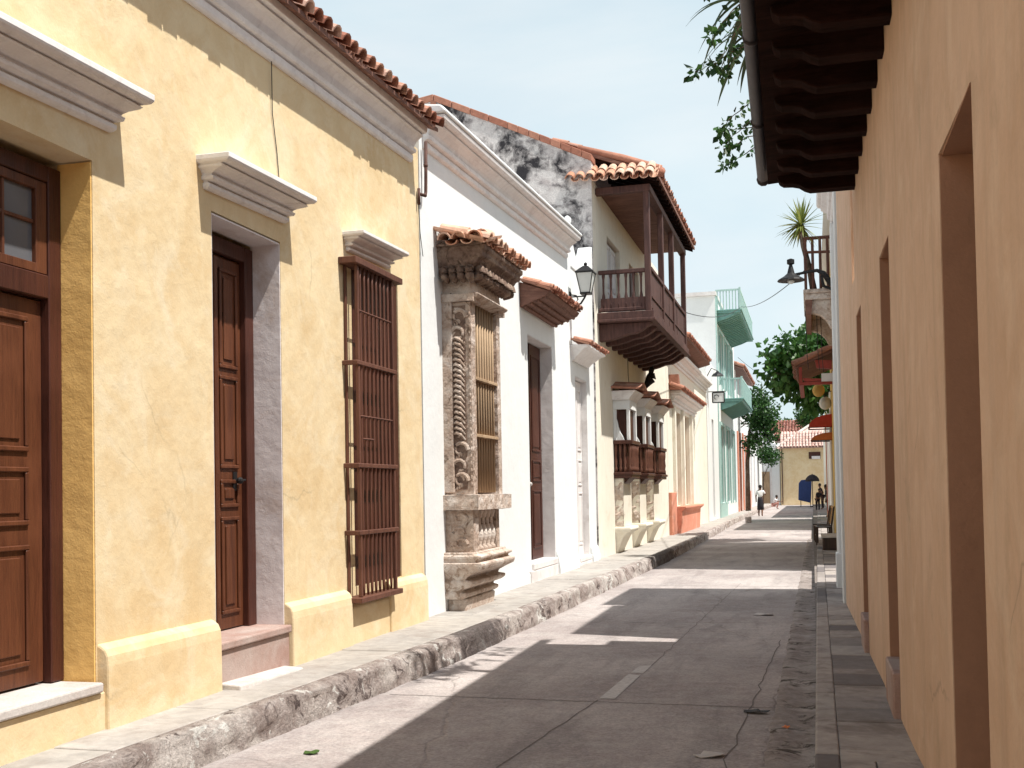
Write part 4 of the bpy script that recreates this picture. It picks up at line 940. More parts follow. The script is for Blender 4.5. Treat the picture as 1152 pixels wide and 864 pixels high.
# ================================================================== RIGHT: TAN HOUSE
S = -.018; WR = .64
rt = thing('tan_house', (.6, 5, 0), 'tan plastered house on the right with narrow recesses and a dark carved eave', 'house')
rops = [(4.12,5.0,.36,3.0,.30),(7.45,8.2,.40,3.2,.30),(10.35,11.04,.40,3.22,.30),(.9,2.0,.30,3.1,.30)]
f = facade(WR, -1, -8, 11.15, 0, 4.95, 4.95, rops, 6, S); f.build('wall', M['tan'], rt, .012, 2, weld=True)
f = facade(WR, -1, 11.15, 11.55, 0, 3.6, 3.6, [], 6, S); f.build('wall', M['tan'], rt, weld=True)  # unseen low notch, shaped so a strip of sun reaches the road
f = facade(WR, -1, 11.55, 14.62, 0, 5.98, 5.98, [], 6, S); f.build('wall', M['tan'], rt, weld=True)
for (a, b, c, d, dp) in rops:
    X0 = WR+S*b
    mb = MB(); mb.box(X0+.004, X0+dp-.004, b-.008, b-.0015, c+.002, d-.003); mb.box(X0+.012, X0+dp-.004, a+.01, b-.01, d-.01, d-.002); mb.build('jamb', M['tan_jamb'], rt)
    panel_door(rt, X0+dp-.07, a+.02, b-.02, c+.01, d-.02, M['doordark'], side=-1)
    mb = MB(); mb.box(X0-.03, X0+dp, a+.002, b-.01, .10, c+.008); mb.build('doorstep', M['redslab'], rt, .01)
# eave: carved beams, boards, tiles, gutter
bp = MB()
def beam_prof(x0, x1, z):   # x0 wall side (larger), x1 street tip
    L = x0-x1
    return [(x0, z), (x0, z+.17), (x1+.02, z+.17+.02), (x1, z+.16), (x1+.02, z+.10), (x1+.06, z+.075), (x1+.14, z+.07), (x1+.20, z+.055), (x1+.25, z+.02), (x1+.30, z)]
rise = .13
y = -4.0
first = True
while y < 11.1:
    xw = WR+S*y+.02; xt = xw-.72
    pr = beam_prof(xw, xt, 4.36)
    mb = MB(); mb.prism(pr, lambda x, z: (x, y-.08, z-.0), lambda x, z: (x, y+.08, z))
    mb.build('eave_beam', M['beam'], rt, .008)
    y += .545
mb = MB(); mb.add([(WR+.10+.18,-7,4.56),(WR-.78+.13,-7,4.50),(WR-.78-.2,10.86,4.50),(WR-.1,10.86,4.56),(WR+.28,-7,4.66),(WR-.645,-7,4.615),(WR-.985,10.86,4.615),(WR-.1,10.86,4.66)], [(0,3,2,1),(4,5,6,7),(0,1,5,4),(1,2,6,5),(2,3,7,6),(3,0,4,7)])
ev = mb.build('eave_boarding', M['beam'], rt)
# gutter pipe along the eave edge
def ex(y): return -.245-.0205*(y-6.5)
mb = MB(); mb.tube([(ex(yy)-.055, yy, 4.64+.002*yy) for yy in [-7+i*1.2 for i in range(15)]]+[(ex(11.15)-.055,11.15,4.66)], .058, 10)
for k in range(10): mb.tube([(ex(-5+k*1.8)-.055,-5+k*1.8,4.65),(ex(-5+k*1.8)-.055,-4.97+k*1.8,4.65)], .066, 10)
mb.build('gutter_pipe', M['gutter'], ev, smooth=True)
mb = MB(); tiles(mb, (ex(-7)+.0,-7,4.60), Vector((-.0205,1,0)).normalized(), Vector((.93,0,.36)).normalized(), 94, 7, .19, .36, .086, seed=71); mb.build('roof_tiles', M['tile'], ev, rec=False)
mb = MB(); mb.box(.5, 6.4, -7.5, 10.85, 4.951, 5.0); mb.prism_y([(-.0,4.62),(2.6,5.62),(5.6,4.96),(5.6,4.90),(.3,4.62)], -7.2, 10.85); mb.build('roof', M['hoodwood'], rt)

# plants rooted in the roof edge
def strap(mb, base, d, L, w, droop, rn, n=7):
    d = Vector(d).normalized(); p = Vector(base); side = d.cross(Vector((0,0,1))).normalized(); b = len(mb.v)
    for i in range(n+1):
        t = i/n; ww = w*(1-t**2.2)+.0015
        mb.v += [tuple(p-side*ww), tuple(p+Vector((0,0,-ww*.35))), tuple(p+side*ww)]
        d = (d+Vector((0,0,-droop/n))).normalized(); p = p+d*L/n
    for i in range(n):
        for k in (0, 1): q = b+i*3+k; mb.f.append((q, q+1, q+4, q+3))
ag = thing('agave', (-.26, 9.0, 4.85), 'dark agave with long drooping blades growing over the right-hand gutter', 'plant')
mb = MB(); rn = random.Random(9)
for k in range(20):
    a = rn.uniform(2.0, 4.4); strap(mb, (-.30+rn.uniform(-.04,.03), 9.0+rn.uniform(-.35,.35), 5.36+rn.uniform(-.12,.12)), (math.cos(a), math.sin(a)*.8, rn.uniform(-.1,.9)), rn.uniform(.5,.82), rn.uniform(.018,.030), rn.uniform(1.3,2.8), rn, 9)
mb.build('blade', M['agave'], ag, rec=False)
mb = MB(); mb.tube([(-.12,9.0,4.74),(-.2,9.0,5.0),(-.28,9.0,5.38)], [.07,.06,.05], 8); mb.build('stem', M['bark'], ag)
tw = thing('wild_creeper', (-.3, 9.8, 4.8), 'thin leafy creeper hanging beside the right-hand gutter below the agave', 'plant')
lf = MB()
for k, (y0, z0, n, dn) in enumerate(((8.3,5.45,7,.10),(8.5,5.2,8,.0),(8.9,5.1,9,-.05),(9.2,5.25,8,-.15),(9.6,4.95,7,-.3),(10.0,4.95,8,-.25),(10.25,4.9,7,-.1),(10.4,4.85,6,-.35),(10.5,4.8,7,-.2),(8.7,5.4,8,-.1))):
    p = Vector((-.30, y0, z0)); d = Vector((-1, rn.uniform(-.3,.3), dn)).normalized(); pts = [p]
    for i in range(n): d = (d+Vector((rn.uniform(-.25,.15), rn.uniform(-.4,.4), rn.uniform(-.5,.25)))).normalized(); p = p+d*.065; pts.append(p)
    mb = MB(); mb.tube(pts, [.007-.0006*i for i in range(n+1)], 5); mb.build('twig', M['bark'], tw)
    for q in pts[2:]: leaves(lf, q, (.03,.03,.03), 5, .06, rn, .2, .25, .34)
    leaves(lf, pts[-1], (.05,.05,.05), 12, .075, rn, .2, .2, .34)
lf.build('foliage', M['leafdark'], tw, rec=False)

# ================================================================== RIGHT: BEYOND THE TAN HOUSE
rw = thing('white_pilaster_house', (.4, 16, 0), 'right-hand house with white end pilasters and a pale cornice just past the tan wall', 'house')
f = facade(.395, -1, 14.66, 17.35, 0, 5.70, 5.70, [(15.6,16.8,.3,3.4,.2)], 6); f.build('wall', M['whitegrey'], rw, .012, weld=True)
panel_door(rw, .395+.12, 15.62, 16.78, .31, 3.38, M['door'], side=-1)
mb = MB(); mb.box(.34, .394, 16.95, 17.33, .1, 5.48); mb.box(.31, .396, 16.91, 17.35, .1, .62); mb.build('pilaster', M['white'], rw, .01)
mb = MB(); mb.box(.345, .394, 14.68, 15.1, .1, 5.48); mb.build('pilaster', M['white'], rw, .01)
cb = MB(); cornice(cb, .395, 14.7, 17.33, [(p*.9, 5.50+q/.3*.40) for p, q in CROWN], -1, 0); cb.build('cornice', M['cornice'], rw, .006)
ro = thing('ochre_balcony_house', (.5, 27, 0), 'ochre house on the right carrying the small wooden balcony', 'house')
f = facade(.55, -1, 21.7, 32.5, 0, 7.2, 7.2, [(23.4,24.6,.2,3.2,.2),(23.1,24.4,5.2,6.3,.2),(28.4,29.6,.2,3.2,.2)], 6); f.build('wall', M['ochre'], ro, .012, weld=True)
for a, b, c, d in ((23.4,24.6,.2,3.2),(23.1,24.4,5.2,6.3),(28.4,29.6,.2,3.2)): panel_door(ro, .67, a+.01, b-.01, c+.01, d-.01, M['door'], side=-1)
mb = MB(); mb.box(.50, .549, 21.72, 22.15, .1, 7.1); mb.build('pilaster', M['white'], ro, .01)
for a, b in ((26,26.4),(31.5,32.1)):
    mb = MB(); mb.box(.50, .549, a, b, .1, 4.2); mb.build('pilaster', M['white'], ro, .01)
mb = MB(); mb.box(-.05, .549, 22.2, 25.2, 5.22, 5.34); mb.box(-.08, .549, 22.16, 25.24, 5.34, 5.42)
bl = mb.build('balcony', M['stonepale'], ro, .012, label='small balcony with a rustic pole railing')
for yy in (22.3, 24.9):
    mb = MB(); mb.prism_y([(.549,4.65),(.549,5.219),(-.0,5.219),(.03,4.98),(.22,4.93),(.34,4.82),(.42,4.66)], yy, yy+.2); mb.build('bracket', M['stonepale'], bl, .012)
mb = MB(); mb.prism_y([(-.04,4.95),(.06,4.93),(.09,5.219),(-.05,5.219)], 22.22, 25.2); mb.build('fascia', M['hoodwood'], bl)
mb = MB()
mb.tube([(-.03,22.24,6.42),(.53,22.24,6.42)], .035); mb.tube([(-.03,22.24,6.15),(.53,22.24,6.13)], .028); mb.tube([(-.03,22.24,6.42),(-.03,25.1,6.42)], .035); mb.tube([(-.03,22.24,6.13),(-.03,25.1,6.13)], .028); mb.build('rail', M['grille'], bl)
mb = MB(); mb.tube([(-.03,22.24,5.42),(-.03,22.24,6.44)], .032); ps = mb.build('rail_post', M['grille'], bl)
for dx in (.14,.28,.42,.55): shift_copy(ps, (dx,0,0))
for k in range(1, 8): shift_copy(ps, (0,.4*k,0))
mb = MB(); cornice(mb, .549, 22.3, 32.4, [(.03,6.95),(.12,7.05),(.2,7.2),(.2,7.28)], -1, 0); mb.build('cornice', M['cream'], ro)
yc = thing('yucca', (-.02, 22.6, 5.42), 'spiky yellow-green yucca on a bare stem standing on the small right-hand balcony', 'plant')
mb = MB(); mb.tube([(.12,22.5,5.42),(.05,22.4,5.85),(-.06,22.3,6.3),(-.09,22.3,6.62)], [.07,.055,.05,.055], 8); mb.build('stem', M['bark'], yc, smooth=True)
mb = MB(); rn = random.Random(12)
for k in range(95):
    a = rn.uniform(0, 6.283); e = rn.uniform(-.9, 1.45); strap(mb, (-.09,22.3,6.66+.1*rn.random()), (math.cos(a)*math.cos(e), math.sin(a)*math.cos(e), math.sin(e)), rn.uniform(.40,.60), .020, rn.uniform(.1,.5) if e > -.2 else .4, rn, 5)
mb.build('blade', M['yucca'], yc, rec=False)
dl = thing('street_lamp', (.5, 21.9, 5.6), 'black dish lamp on a curved iron arm in front of the yucca balcony', 'lamp')
mb = MB(); mb.tube([(.50,22.1,5.42),(.42,22.0,5.50),(.30,21.9,5.66),(.18,21.9,5.72),(0,21.9,5.70),(-.28,21.9,5.66)], [.05,.06,.05,.035,.028,.025], 7); mb.tube([(.5,22.0,5.34),(.3,21.95,5.42),(.26,21.9,5.62)], .03); mb.build('arm', M['iron'], dl)
mb = MB(); mb.lathe(-.30, 21.9, [(.26,5.55),(.25,5.575),(.14,5.64),(.07,5.70),(.05,5.78),(.03,5.86),(.07,5.88),(.07,5.96),(.02,5.98)], 14); mb.build('shade', M['iron'], dl, smooth=False)
mb = MB(); mb.ball((-.30,21.9,5.56), .07, seg=8, rings=6); mb.build('bulb', M['frost'], dl)
for k, (x, yy) in enumerate(((-.05,22.25),(.16,22.6),(.24,23.0))):
    mb = MB(); mb.tube([(x,yy,5.0),(x+.01,yy,4.2),(x+.03,yy+.2,3.9)], .007, 5); o = mb.build('hanging_cable', M['rope'])
    tag(o, ('outermost thin cable hanging below the small balcony', 'middle thin cable hanging below the small balcony', 'innermost thin cable hanging below the small balcony')[k], 'cable', 'cables hanging below the small balcony')

# tiled porch roof with red frame
cy = thing('red_porch_roof', (.55, 28.5, 4), 'small tiled porch roof on a red timber frame under the broad-leaved tree', 'porch roof')
mb = MB(); mb.prism_y([(-.30,4.36),(.60,4.72),(.60,4.78),(-.32,4.42)], 26.6, 30.6); mb.build('deck', M['hoodwood'], cy)
mb = MB(); tiles(mb, (-.36,26.6,4.42), (0,1,0), Vector((.93,0,.37)).normalized(), 21, 3, .19, .38, .085, seed=81); mb.build('tile_covering', M['tile'], cy, rec=False)
mb = MB(); mb.box(-.24, .54, 26.62, 26.74, 3.96, 4.03); mb.box(-.24, -.17, 26.62, 26.74, 4.031, 4.38); mb.box(-.24, -.14, 26.75, 30.5, 3.96, 4.03); mb.prism([(-.16,4.13),(-.12,4.04),(.5,4.04),(.5,4.09),(.0,4.11)], lambda x, z: (x, 26.64, z), lambda x, z: (x, 26.72, z)); mb.build('frame', M['red'], cy, .006)
mb = MB(); mb.prism([(.16,4.36),(.5,4.32),(.5,4.52),(.12,4.54)], lambda x, z: (x, 26.7, z), lambda x, z: (x, 26.9, z)); mb.build('sign_board', M['red'], cy)
mb = MB(); mb.box(.26, .56, 26.5, 26.62, 4.02, 4.2); mb.build('bracket', M['whitegrey'], cy)
# remaining right-hand fronts
r3 = thing('yellow_restaurant_house', (.6, 44, 0), 'ochre and white fronted house with awnings on the right beyond the tree', 'house')
f = facade(.66, -1, 42.0, 56.4, 0, 7.0, 7.0, [(44.4,45.6,.15,3.1,.2),(49,50.2,.15,3.1,.2)], 6); f.build('wall', M['ochre'], r3, .012, weld=True)
for a in (44.4,49): panel_door(r3, .78, a+.01, a+1.19, .16, 3.09, M['doordark'], side=-1)
mb = MB(); mb.box(.60, .659, 42.02, 42.9, .1, 6.9); mb.build('pilaster', M['white'], r3, .01)
mb = MB(); mb.box(.60, .659, 46, 47, .1, 6.9); mb.build('pilaster', M['white'], r3, .01)
mb = MB(); mb.box(.58, .659, 47.6, 48.5, .1, 4.4); mb.build('dark_pilaster', M['red'], r3, .01)
r4 = thing('far_right_house', (.9, 78, 0), 'long shaded house at the far end of the right side', 'house')
f = facade(.95, -1, 59.2, 96.5, 0, 6.0, 6.0, [(63,64.4,.15,3.1,.2),(72,73.4,.15,3.1,.2),(84,85.4,.15,3.1,.2)], 6); f.build('wall', M['cream'], r4, weld=True)
for a in (63,72,84): panel_door(r4, 1.07, a+.01, a+1.39, .16, 3.09, M['doordark'], side=-1)
def awning(y, z, w, m, lab, x0=-.10, h=.30):
    t = thing('awning', (.6, y, z), lab, 'awning')
    mb = MB(); n = 8
    for i in range(n):
        a0, a1 = math.pi*.5*i/n, math.pi*.5*(i+1)/n
        P0 = (.55-(.55-x0)*math.sin(a0), z+h*math.cos(a0)); P1 = (.55-(.55-x0)*math.sin(a1), z+h*math.cos(a1))
        mb.add([(P0[0],y,P0[1]),(P1[0],y,P1[1]),(P1[0],y+w,P1[1]),(P0[0],y+w,P0[1]),(P0[0]+.02,y,P0[1]-.02),(P1[0]+.02,y,P1[1]-.02),(P1[0]+.02,y+w,P1[1]-.02),(P0[0]+.02,y+w,P0[1]-.02)], [(0,1,2,3),(7,6,5,4),(0,4,5,1),(3,2,6,7)])
    mb.prism([(.55,z+h)]+[(.55-(.55-x0)*math.sin(math.pi*.5*i/n), z+h*math.cos(math.pi*.5*i/n)) for i in range(1, n+1)]+[(.55,z)], lambda x, zz: (x, y-.01, zz), lambda x, zz: (x, y+.0, zz))
    mb.build('canvas', m, t)
    mb = MB(); mb.tube([(.55,y+.05,z),(x0,y+.05,z),(x0,y+w,z),(.55,y+w,z)], .02); mb.build('frame', M['iron'], t)
awning(31.0, 3.20, 1.2, M['redcan'], 'upper rounded red canvas awning on the right-hand fronts', -.06, .34)
awning(31.2, 2.86, 1.0, M['orange'], 'lower rounded orange canvas awning on the right-hand fronts', -.0, .20)
for (x, yy, z, r, m, lab) in ((.22,30.8,4.17,.16,'ochre','round tan paper lantern hanging under the tree on the right'), (.38,30.5,3.80,.16,'frost','round pale green lantern hanging below the red porch roof')):
    t = thing('globe_lantern', (x, yy, z), lab, 'lantern'); mb = MB(); mb.ball((x,yy,z), r, r, r*1.1, 14, 10); mb.build('globe', M[m], t, smooth=True)
    mb = MB(); mb.tube([(x,yy,z+r),(x,yy,z+r+.10),(.56,yy,z+r+.16)], .01); mb.lathe(x, yy, [(.05,z+r-.01),(.05,z+r+.04),(.01,z+r+.05)], 8); mb.build('hanger', M['iron'], t)

# ------------------------------------------------------------------ trees
tree('almond_tree', (.78,34.2,.1), [(.80,34.0,2.4),(.62,33.8,4.0)], [((-.72,33.4,5.55),(.50,.6,.22)),((-.95,33.2,4.95),(.40,.5,.22)),((.1,34.,5.85),(.50,.8,.28)),((.55,34.2,5.6),(.40,.8,.40)),((-.2,33.7,5.3),(.55,.9,.35)),((-.1,34.,4.75),(.60,1.,.35)),((.2,34.2,4.3),(.38,.8,.35)),((-.45,33.6,5.1),(.5,.6,.25))],
     3300, .24, M['leaf'], 'broad-leaved green tree reaching over the street above the red porch roof', 91, .13, droop=.5, asp=.36)
tree('street_tree', (-3.72,67.5,.2), [(-3.7,67.5,3),(-3.55,67.6,5.0)], [((-3.0,67.8,6.2),(1.1,1.1,1.0)),((-2.6,67.8,5.1),(.8,.9,.9)),((-3.3,67.4,4.3),(.6,.7,.7)),((-3.0,68,7.3),(.5,.5,.5))],
     3600, .17, M['leafdark'], 'dense dark green tree rising from the left pavement past the teal balconies', 92, .16)
tree('street_tree', (-3.9,92,.2), [(-3.8,92,2.4)], [((-3.3,92,4.1),(.9,1.,.7)),((-3.9,91.5,4.4),(.7,.8,.6))], 1300, .17, M['leafdark'], 'small low tree in front of the far white house on the left', 93, .1)
tree('far_tree', (-.4,112.3,0), [(-.4,112.3,5)], [((-.35,112.3,8.4),(1.1,.9,.95))], 1500, .22, M['leafdark'], 'round dark tree standing above the roof of the end house', 94, .15)
tree('far_tree', (-6,130,0), [(-6,130,6)], [((-5.2,130,8.8),(2.0,1.5,1.5)),((-3.4,131,8.0),(1.6,1.4,1.2))], 1600, .35, M['leaf'], 'bright green tree beyond the red tiled roof at the end', 95, .2)
tree('far_tree', (-2,140,0), [(-2,140,6)], [((-1.0,140,8.6),(2.6,1.6,1.2))], 1200, .4, M['leaf'], 'low wide treetop beyond the roofs at the very end', 96, .2)

# ------------------------------------------------------------------ overhead cables
def cable(a, b, sag, r, lab):
    a, b = Vector(a), Vector(b); mb = MB()
    mb.tube([a.lerp(b, t)-Vector((0,0,sag*4*t*(1-t))) for t in [i/24 for i in range(25)]], r, 5)
    tag(mb.build('overhead_cable', M['rope']), lab, 'cable', 'cables across the street')
cable((-3.02,53.0,10.1), (-.06,24.4,6.2), .25, .011, 'overhead cable from the upper teal balcony to the small right-hand balcony')
cable((-3.04,28.8,6.15), (-3.05,52.3,9.95), .25, .011, 'overhead cable from the wooden balcony to the upper teal balcony')
cable((-3.9,64,9.0), (.6,58,6.2), .5, .012, 'far thin overhead cable crossing behind the broad-leaved tree')

# ------------------------------------------------------------------ people
def skin_mesh(name, pts, edges, radii, mat, parent, sub=1):
    base = Vector(parent['_o']); me = bpy.data.meshes.new(name)
    me.from_pydata([tuple(Vector(p)-base) for p in pts], edges, []); me.update()
    o = bpy.data.objects.new(name, me); col.objects.link(o); o.parent = parent; me.materials.append(mat)
    m = o.modifiers.new('Skin', 'SKIN'); m.use_smooth_shade = True
    for i, r in enumerate(radii):
        me.skin_vertices[0].data[i].radius = (r, r) if not isinstance(r, tuple) else r
    me.skin_vertices[0].data[0].use_root = True
    s = o.modifiers.new('Subsurf', 'SUBSURF'); s.levels = sub; s.render_levels = sub
    o['_o'] = tuple(base); return o
def person(loc, label, face=(0,1), h=1.65, top='shirt', bottom='skirt', pose='stand', skirt=True, lean=0.):
    x, y, z = loc; t = thing('person', loc, label, 'person'); f = Vector((face[0], face[1], 0)).normalized(); s = Vector((f.y, -f.x, 0)); k = h/1.65
    up = Vector((0,0,1)); B = Vector(loc)
    def P(r, u, fw): return B+s*(r*k)+up*(u*k)+f*(fw*k)
    if pose == 'walk': lf = [P(-.09,.86,0),P(-.10,.47,.10),P(-.10,.08,.02),P(-.10,.03,.16)]; rf_ = [P(.09,.86,0),P(.10,.47,-.02),P(.10,.10,-.20),P(.10,.03,-.08)]; pel = P(0,.94,0); ch_ = P(0,1.25,.02+lean); nk = P(0,1.40,.03+lean*1.2); hd = P(0,1.54,.06+lean*1.3)
    elif pose == 'crouch': lf = [P(-.10,.32,-.05),P(-.14,.52,.32),P(-.12,.08,.18),P(-.12,.03,.32)]; rf_ = [P(.10,.32,-.05),P(.14,.50,.34),P(.12,.08,.20),P(.12,.03,.34)]; pel = P(0,.32,-.06); ch_ = P(0,.66,.10); nk = P(0,.80,.16); hd = P(0,.93,.22)
    else: lf = [P(-.09,.86,0),P(-.10,.47,.02),P(-.10,.08,0),P(-.10,.03,.13)]; rf_ = [P(.09,.86,0),P(.10,.47,.02),P(.10,.08,0),P(.10,.03,.13)]; pel = P(0,.94,0); ch_ = P(0,1.25,.02+lean); nk = P(0,1.40,.03+lean*1.2); hd = P(0,1.54,.06+lean*1.3)
    wa = pel.lerp(ch_, .45)
    def arm(sg, raised):
        sh = ch_+s*(.16*sg*k)+up*(.09*k)
        if pose == 'crouch': el = sh+f*.2*k-up*.18*k; ha = el+f*.22*k-up*.02*k
        elif raised: el = sh+s*(.10*sg*k)-up*.20*k+f*.05; ha = el+up*.22*k+f*.08*k-s*.02*sg
        else: el = sh+s*(.07*sg*k)-up*.26*k-f*.02; ha = el-up*.24*k+f*.08*k
        return [sh, el, ha, ha+(ha-el).normalized()*.09*k]
    L, Rr = arm(-1, False), arm(1, pose == 'walk')
    pts = [pel, wa, ch_, nk, hd-up*.03*k, hd+up*.07*k]+lf+rf_+L+Rr
    ed = [(0,1),(1,2),(2,3),(3,4),(4,5),(0,6),(6,7),(7,8),(8,9),(0,10),(10,11),(11,12),(12,13),(2,14),(14,15),(15,16),(16,17),(2,18),(18,19),(19,20),(20,21)]
    rd = [.13,.115,.13,.05,.085,.08,.085,.062,.042,.035,.085,.062,.042,.035,.055,.04,.03,.028,.055,.04,.03,.028]
    skin_mesh('body', pts, ed, [r*k for r in rd], M['skin'], t)
    skin_mesh('shirt', [pel+up*.04*k, wa, ch_, nk-up*.05*k, L[0], L[0].lerp(L[1],.8), Rr[0], Rr[0].lerp(Rr[1],.8)], [(0,1),(1,2),(2,3),(2,4),(4,5),(2,6),(6,7)], [r*k for r in (.145,.13,.145,.07,.07,.055,.07,.055)], M[top], t)
    if skirt and pose != 'crouch':
        mb = MB(); c = pel; mb.lathe(c.x, c.y, [(.13*k,z+1.02*k),(.155*k,z+.86*k),(.17*k,z+.6*k),(.18*k,z+.36*k),(.165*k,z+.35*k)], 12); mb.build('skirt', M[bottom], t, smooth=True)
    else: skin_mesh('trousers', [pel, *lf[:3], *rf_[:3]], [(0,1),(1,2),(2,3),(0,4),(4,5),(5,6)], [r*k for r in (.145,.10,.075,.055,.10,.075,.055)], M[bottom], t)
    mb = MB(); mb.ball(hd+up*.05*k-f*.025*k, .098*k, .098*k, .10*k, 10, 8); mb.build('hair', M['hair'], t, smooth=True)
    return t
person((-2.80,63.0,.0), 'woman in white top and long black skirt walking away by the left kerb', (.1,1), 1.72, 'shirt', 'skirt', 'walk')
person((-2.75,84.0,.0), 'person crouching by the left wall in a white top and pink trousers', (1,-.1), 1.6, 'shirt', 'pinkcloth', 'crouch', False)
person((.62,75.0,.12), 'bulky dark-clothed person standing on the right pavement by the umbrella', (-1,-.2), 1.65, 'skirt', 'skirt', 'stand', False, .1)
person((.30,74.2,.0), 'dark-clothed person leaning over beside the umbrella on the right', (.5,-1), 1.45, 'skirt', 'skirt', 'stand', False, .2)
person((.72,55.8,.12), 'dark-clothed person standing against the ochre wall behind the wooden chairs', (-1,0), 1.55, 'skirt', 'skirt', 'stand', False, .05)
ct = thing('vendor_cart', (-.65, 92, 0), 'tall vendor cart wrapped in navy blue tarpaulin near the end of the street', 'cart')
mb = MB(); mb.prism([(-1.12,.55),(-.15,.30),(-.05,2.05),(-.3,2.18),(-.85,2.14),(-1.05,1.9)], lambda x, z: (x, 91.6, z), lambda x, z: (x, 92.8, z)); mb.build('tarpaulin', M['blue'], ct, .05, 2)
for yy in (91.7,92.6):
    mb = MB(); mb.tube([(-.95,yy,.25),(-.90,yy,.25)], .25, 14); mb.tube([(-.2,yy,.25),(-.15,yy,.25)], .25, 14); mb.build('wheel', M['iron'], ct)
um = thing('umbrella', (.0, 90, 0), 'open black umbrella on a dark pole beside the blue cart', 'umbrella')
mb = MB(); mb.lathe(.0, 90, [(.55,2.02),(.50,2.22),(.36,2.40),(.18,2.52),(.02,2.56)], 14); mb.lathe(.0, 90, [(.02,2.50),(.17,2.47),(.34,2.36),(.48,2.19),(.54,2.01)], 14); mb.build('canopy', M['skirt'], um)
mb = MB(); mb.tube([(.0,90,.0),(.0,90,2.6)], .035); mb.lathe(.0, 90, [(.25,0),(.25,.06),(.05,.1)], 10); mb.build('pole', M['iron'], um)

# ------------------------------------------------------------------ chairs and platform on the right pavement
def chair(loc, rz, label):
    t = thing('wooden_chair', (0,0,0), label, 'chair', 'wooden chairs on the right pavement')
    mb = MB(); mb.box(-.2,.2,-.2,.2,.43,.46); mb.build('seat', M['chairdark'], t, .006)
    for sx in (-1,1):
        for sy in (-1,1):
            mb = MB(); mb.tube([(sx*.18,sy*.18,0),(sx*.175,sy*.175,.43)] if sy < 0 else [(sx*.18,.20,0),(sx*.18,.18,.43),(sx*.18,.26,.95)], .018, 6); mb.build('leg', M['chairdark'], t)
    mb = MB()
    for k in range(4): mb.obox((-.12+k*.08,.225,.70),(.018,0,0),(0,.008,0),(0,.035,.21))
    mb.obox((0,.26,.93),(.19,0,0),(0,.012,0),(0,0,.03)); mb.build('backrest', M['chair'], t, .004)  # yellow slats: the light on the backrest is put into the wood colour
    mb = MB(); mb.tube([(-.18,-.18,.2),(.18,-.18,.2)], .012); mb.tube([(-.18,.19,.22),(.18,.19,.22)], .012); mb.build('stretcher', M['chairdark'], t)
    t.location = loc; t.rotation_euler = (0,0,rz); return t
c0 = chair((.25,29.4,.12), R(-90), 'nearest wooden slat-back chair against the ochre wall')
copy_tree(c0, (.25,30.5,.12), R(-80), 'second wooden slat-back chair along the ochre wall')
copy_tree(c0, (.22,31.8,.12), R(-100), 'third wooden slat-back chair along the ochre wall, partly hidden')
pf = thing('low_platform', (.4, 27.4, .12), 'low dark wooden platform with a pale top on the right pavement before the chairs', 'platform')
mb = MB(); mb.box(.20, .54, 26.9, 28.6, .12, .40); mb.build('base', M['chairdark'], pf, .01)
mb = MB(); mb.box(.17, .54, 26.86, 28.64, .401, .44); mb.build('top', M['debris'], pf, .006)
kb_ = MB(); kb_.box(-2.98, -2.72, 51.5, 51.9, 0, .28); tag(kb_.build('stone_block', M['rubble'], bevel=.03, seg=2), 'small stone block at the left kerb before the walking woman', 'stone block')

# ------------------------------------------------------------------ litter
def litter(name, x, y, z, r, m, lab, sd, sx=1.6):
    rn = random.Random(sd); mb = MB(); n = 9; vs = [(x,y,z+.012)]
    for k in range(n): a = 2*math.pi*k/n; q = r*rn.uniform(.6,1.1); vs.append((x+q*sx*math.cos(a), y+q*math.sin(a), z+rn.uniform(.002,.02)))
    mb.add(vs, [(0, 1+k, 1+(k+1) % n) for k in range(n)]); o = mb.build(name, M[m], rec=False)
    sl = o.modifiers.new('Solidify', 'SOLIDIFY'); sl.thickness = .004
    tag(o, lab, 'litter')
litter('flat_cardboard', -.62, 6.75, .004, .075, 'debris', 'torn flat piece of grey card lying on the road near the bottom', 1, 1.5)
litter('dry_leaf', -.43, 8.1, .006, .06, 'hair', 'dark dry leaf curled on the road beside the right gutter', 2, 1.6)
litter('orange_peel', -.20, 7.5, .03, .03, 'orange', 'scrap of orange peel in the right gutter', 3, 1)
litter('white_card', -.62, 14.3, .004, .10, 'debris', 'small pale card lying on the road farther up by the right gutter', 4, 1.5)
litter('green_leaf', -3.03, 6.35, .004, .04, 'gleaf', 'small green leaf fallen by the left kerb', 5, 1.3)
# ================================================================== LIGHT, SKY, CAMERA
sun_dir = Vector((-.455, .10, -.88)).normalized()
sl = bpy.data.lights.new('sun', 'SUN'); sl.energy = 4.7; sl.angle = R(.6); sl.color = (1, .955, .88)
so = bpy.data.objects.new('sun', sl); col.objects.link(so); so.rotation_euler = sun_dir.to_track_quat('-Z', 'Y').to_euler()
w = bpy.data.worlds.new('World'); scene.world = w; w.use_nodes = True; nt = w.node_tree; nt.nodes.clear()
out = nt.nodes.new('ShaderNodeOutputWorld'); bg = nt.nodes.new('ShaderNodeBackground'); sky = nt.nodes.new('ShaderNodeTexSky')
sky.sky_type = 'NISHITA'; sky.sun_disc = False; sky.sun_elevation = R(62.4); sky.sun_rotation = R(106); sky.air_density = 1.; sky.dust_density = 1.2; sky.ozone_density = 1.
tc = nt.nodes.new('ShaderNodeTexCoord'); mp = nt.nodes.new('ShaderNodeMapping'); mp.inputs['Scale'].default_value = (1,1,2.6)
nz = nt.nodes.new('ShaderNodeTexNoise'); nz.inputs['Scale'].default_value = 2.0; nz.inputs['Detail'].default_value = 7; nz.inputs['Roughness'].default_value = .55
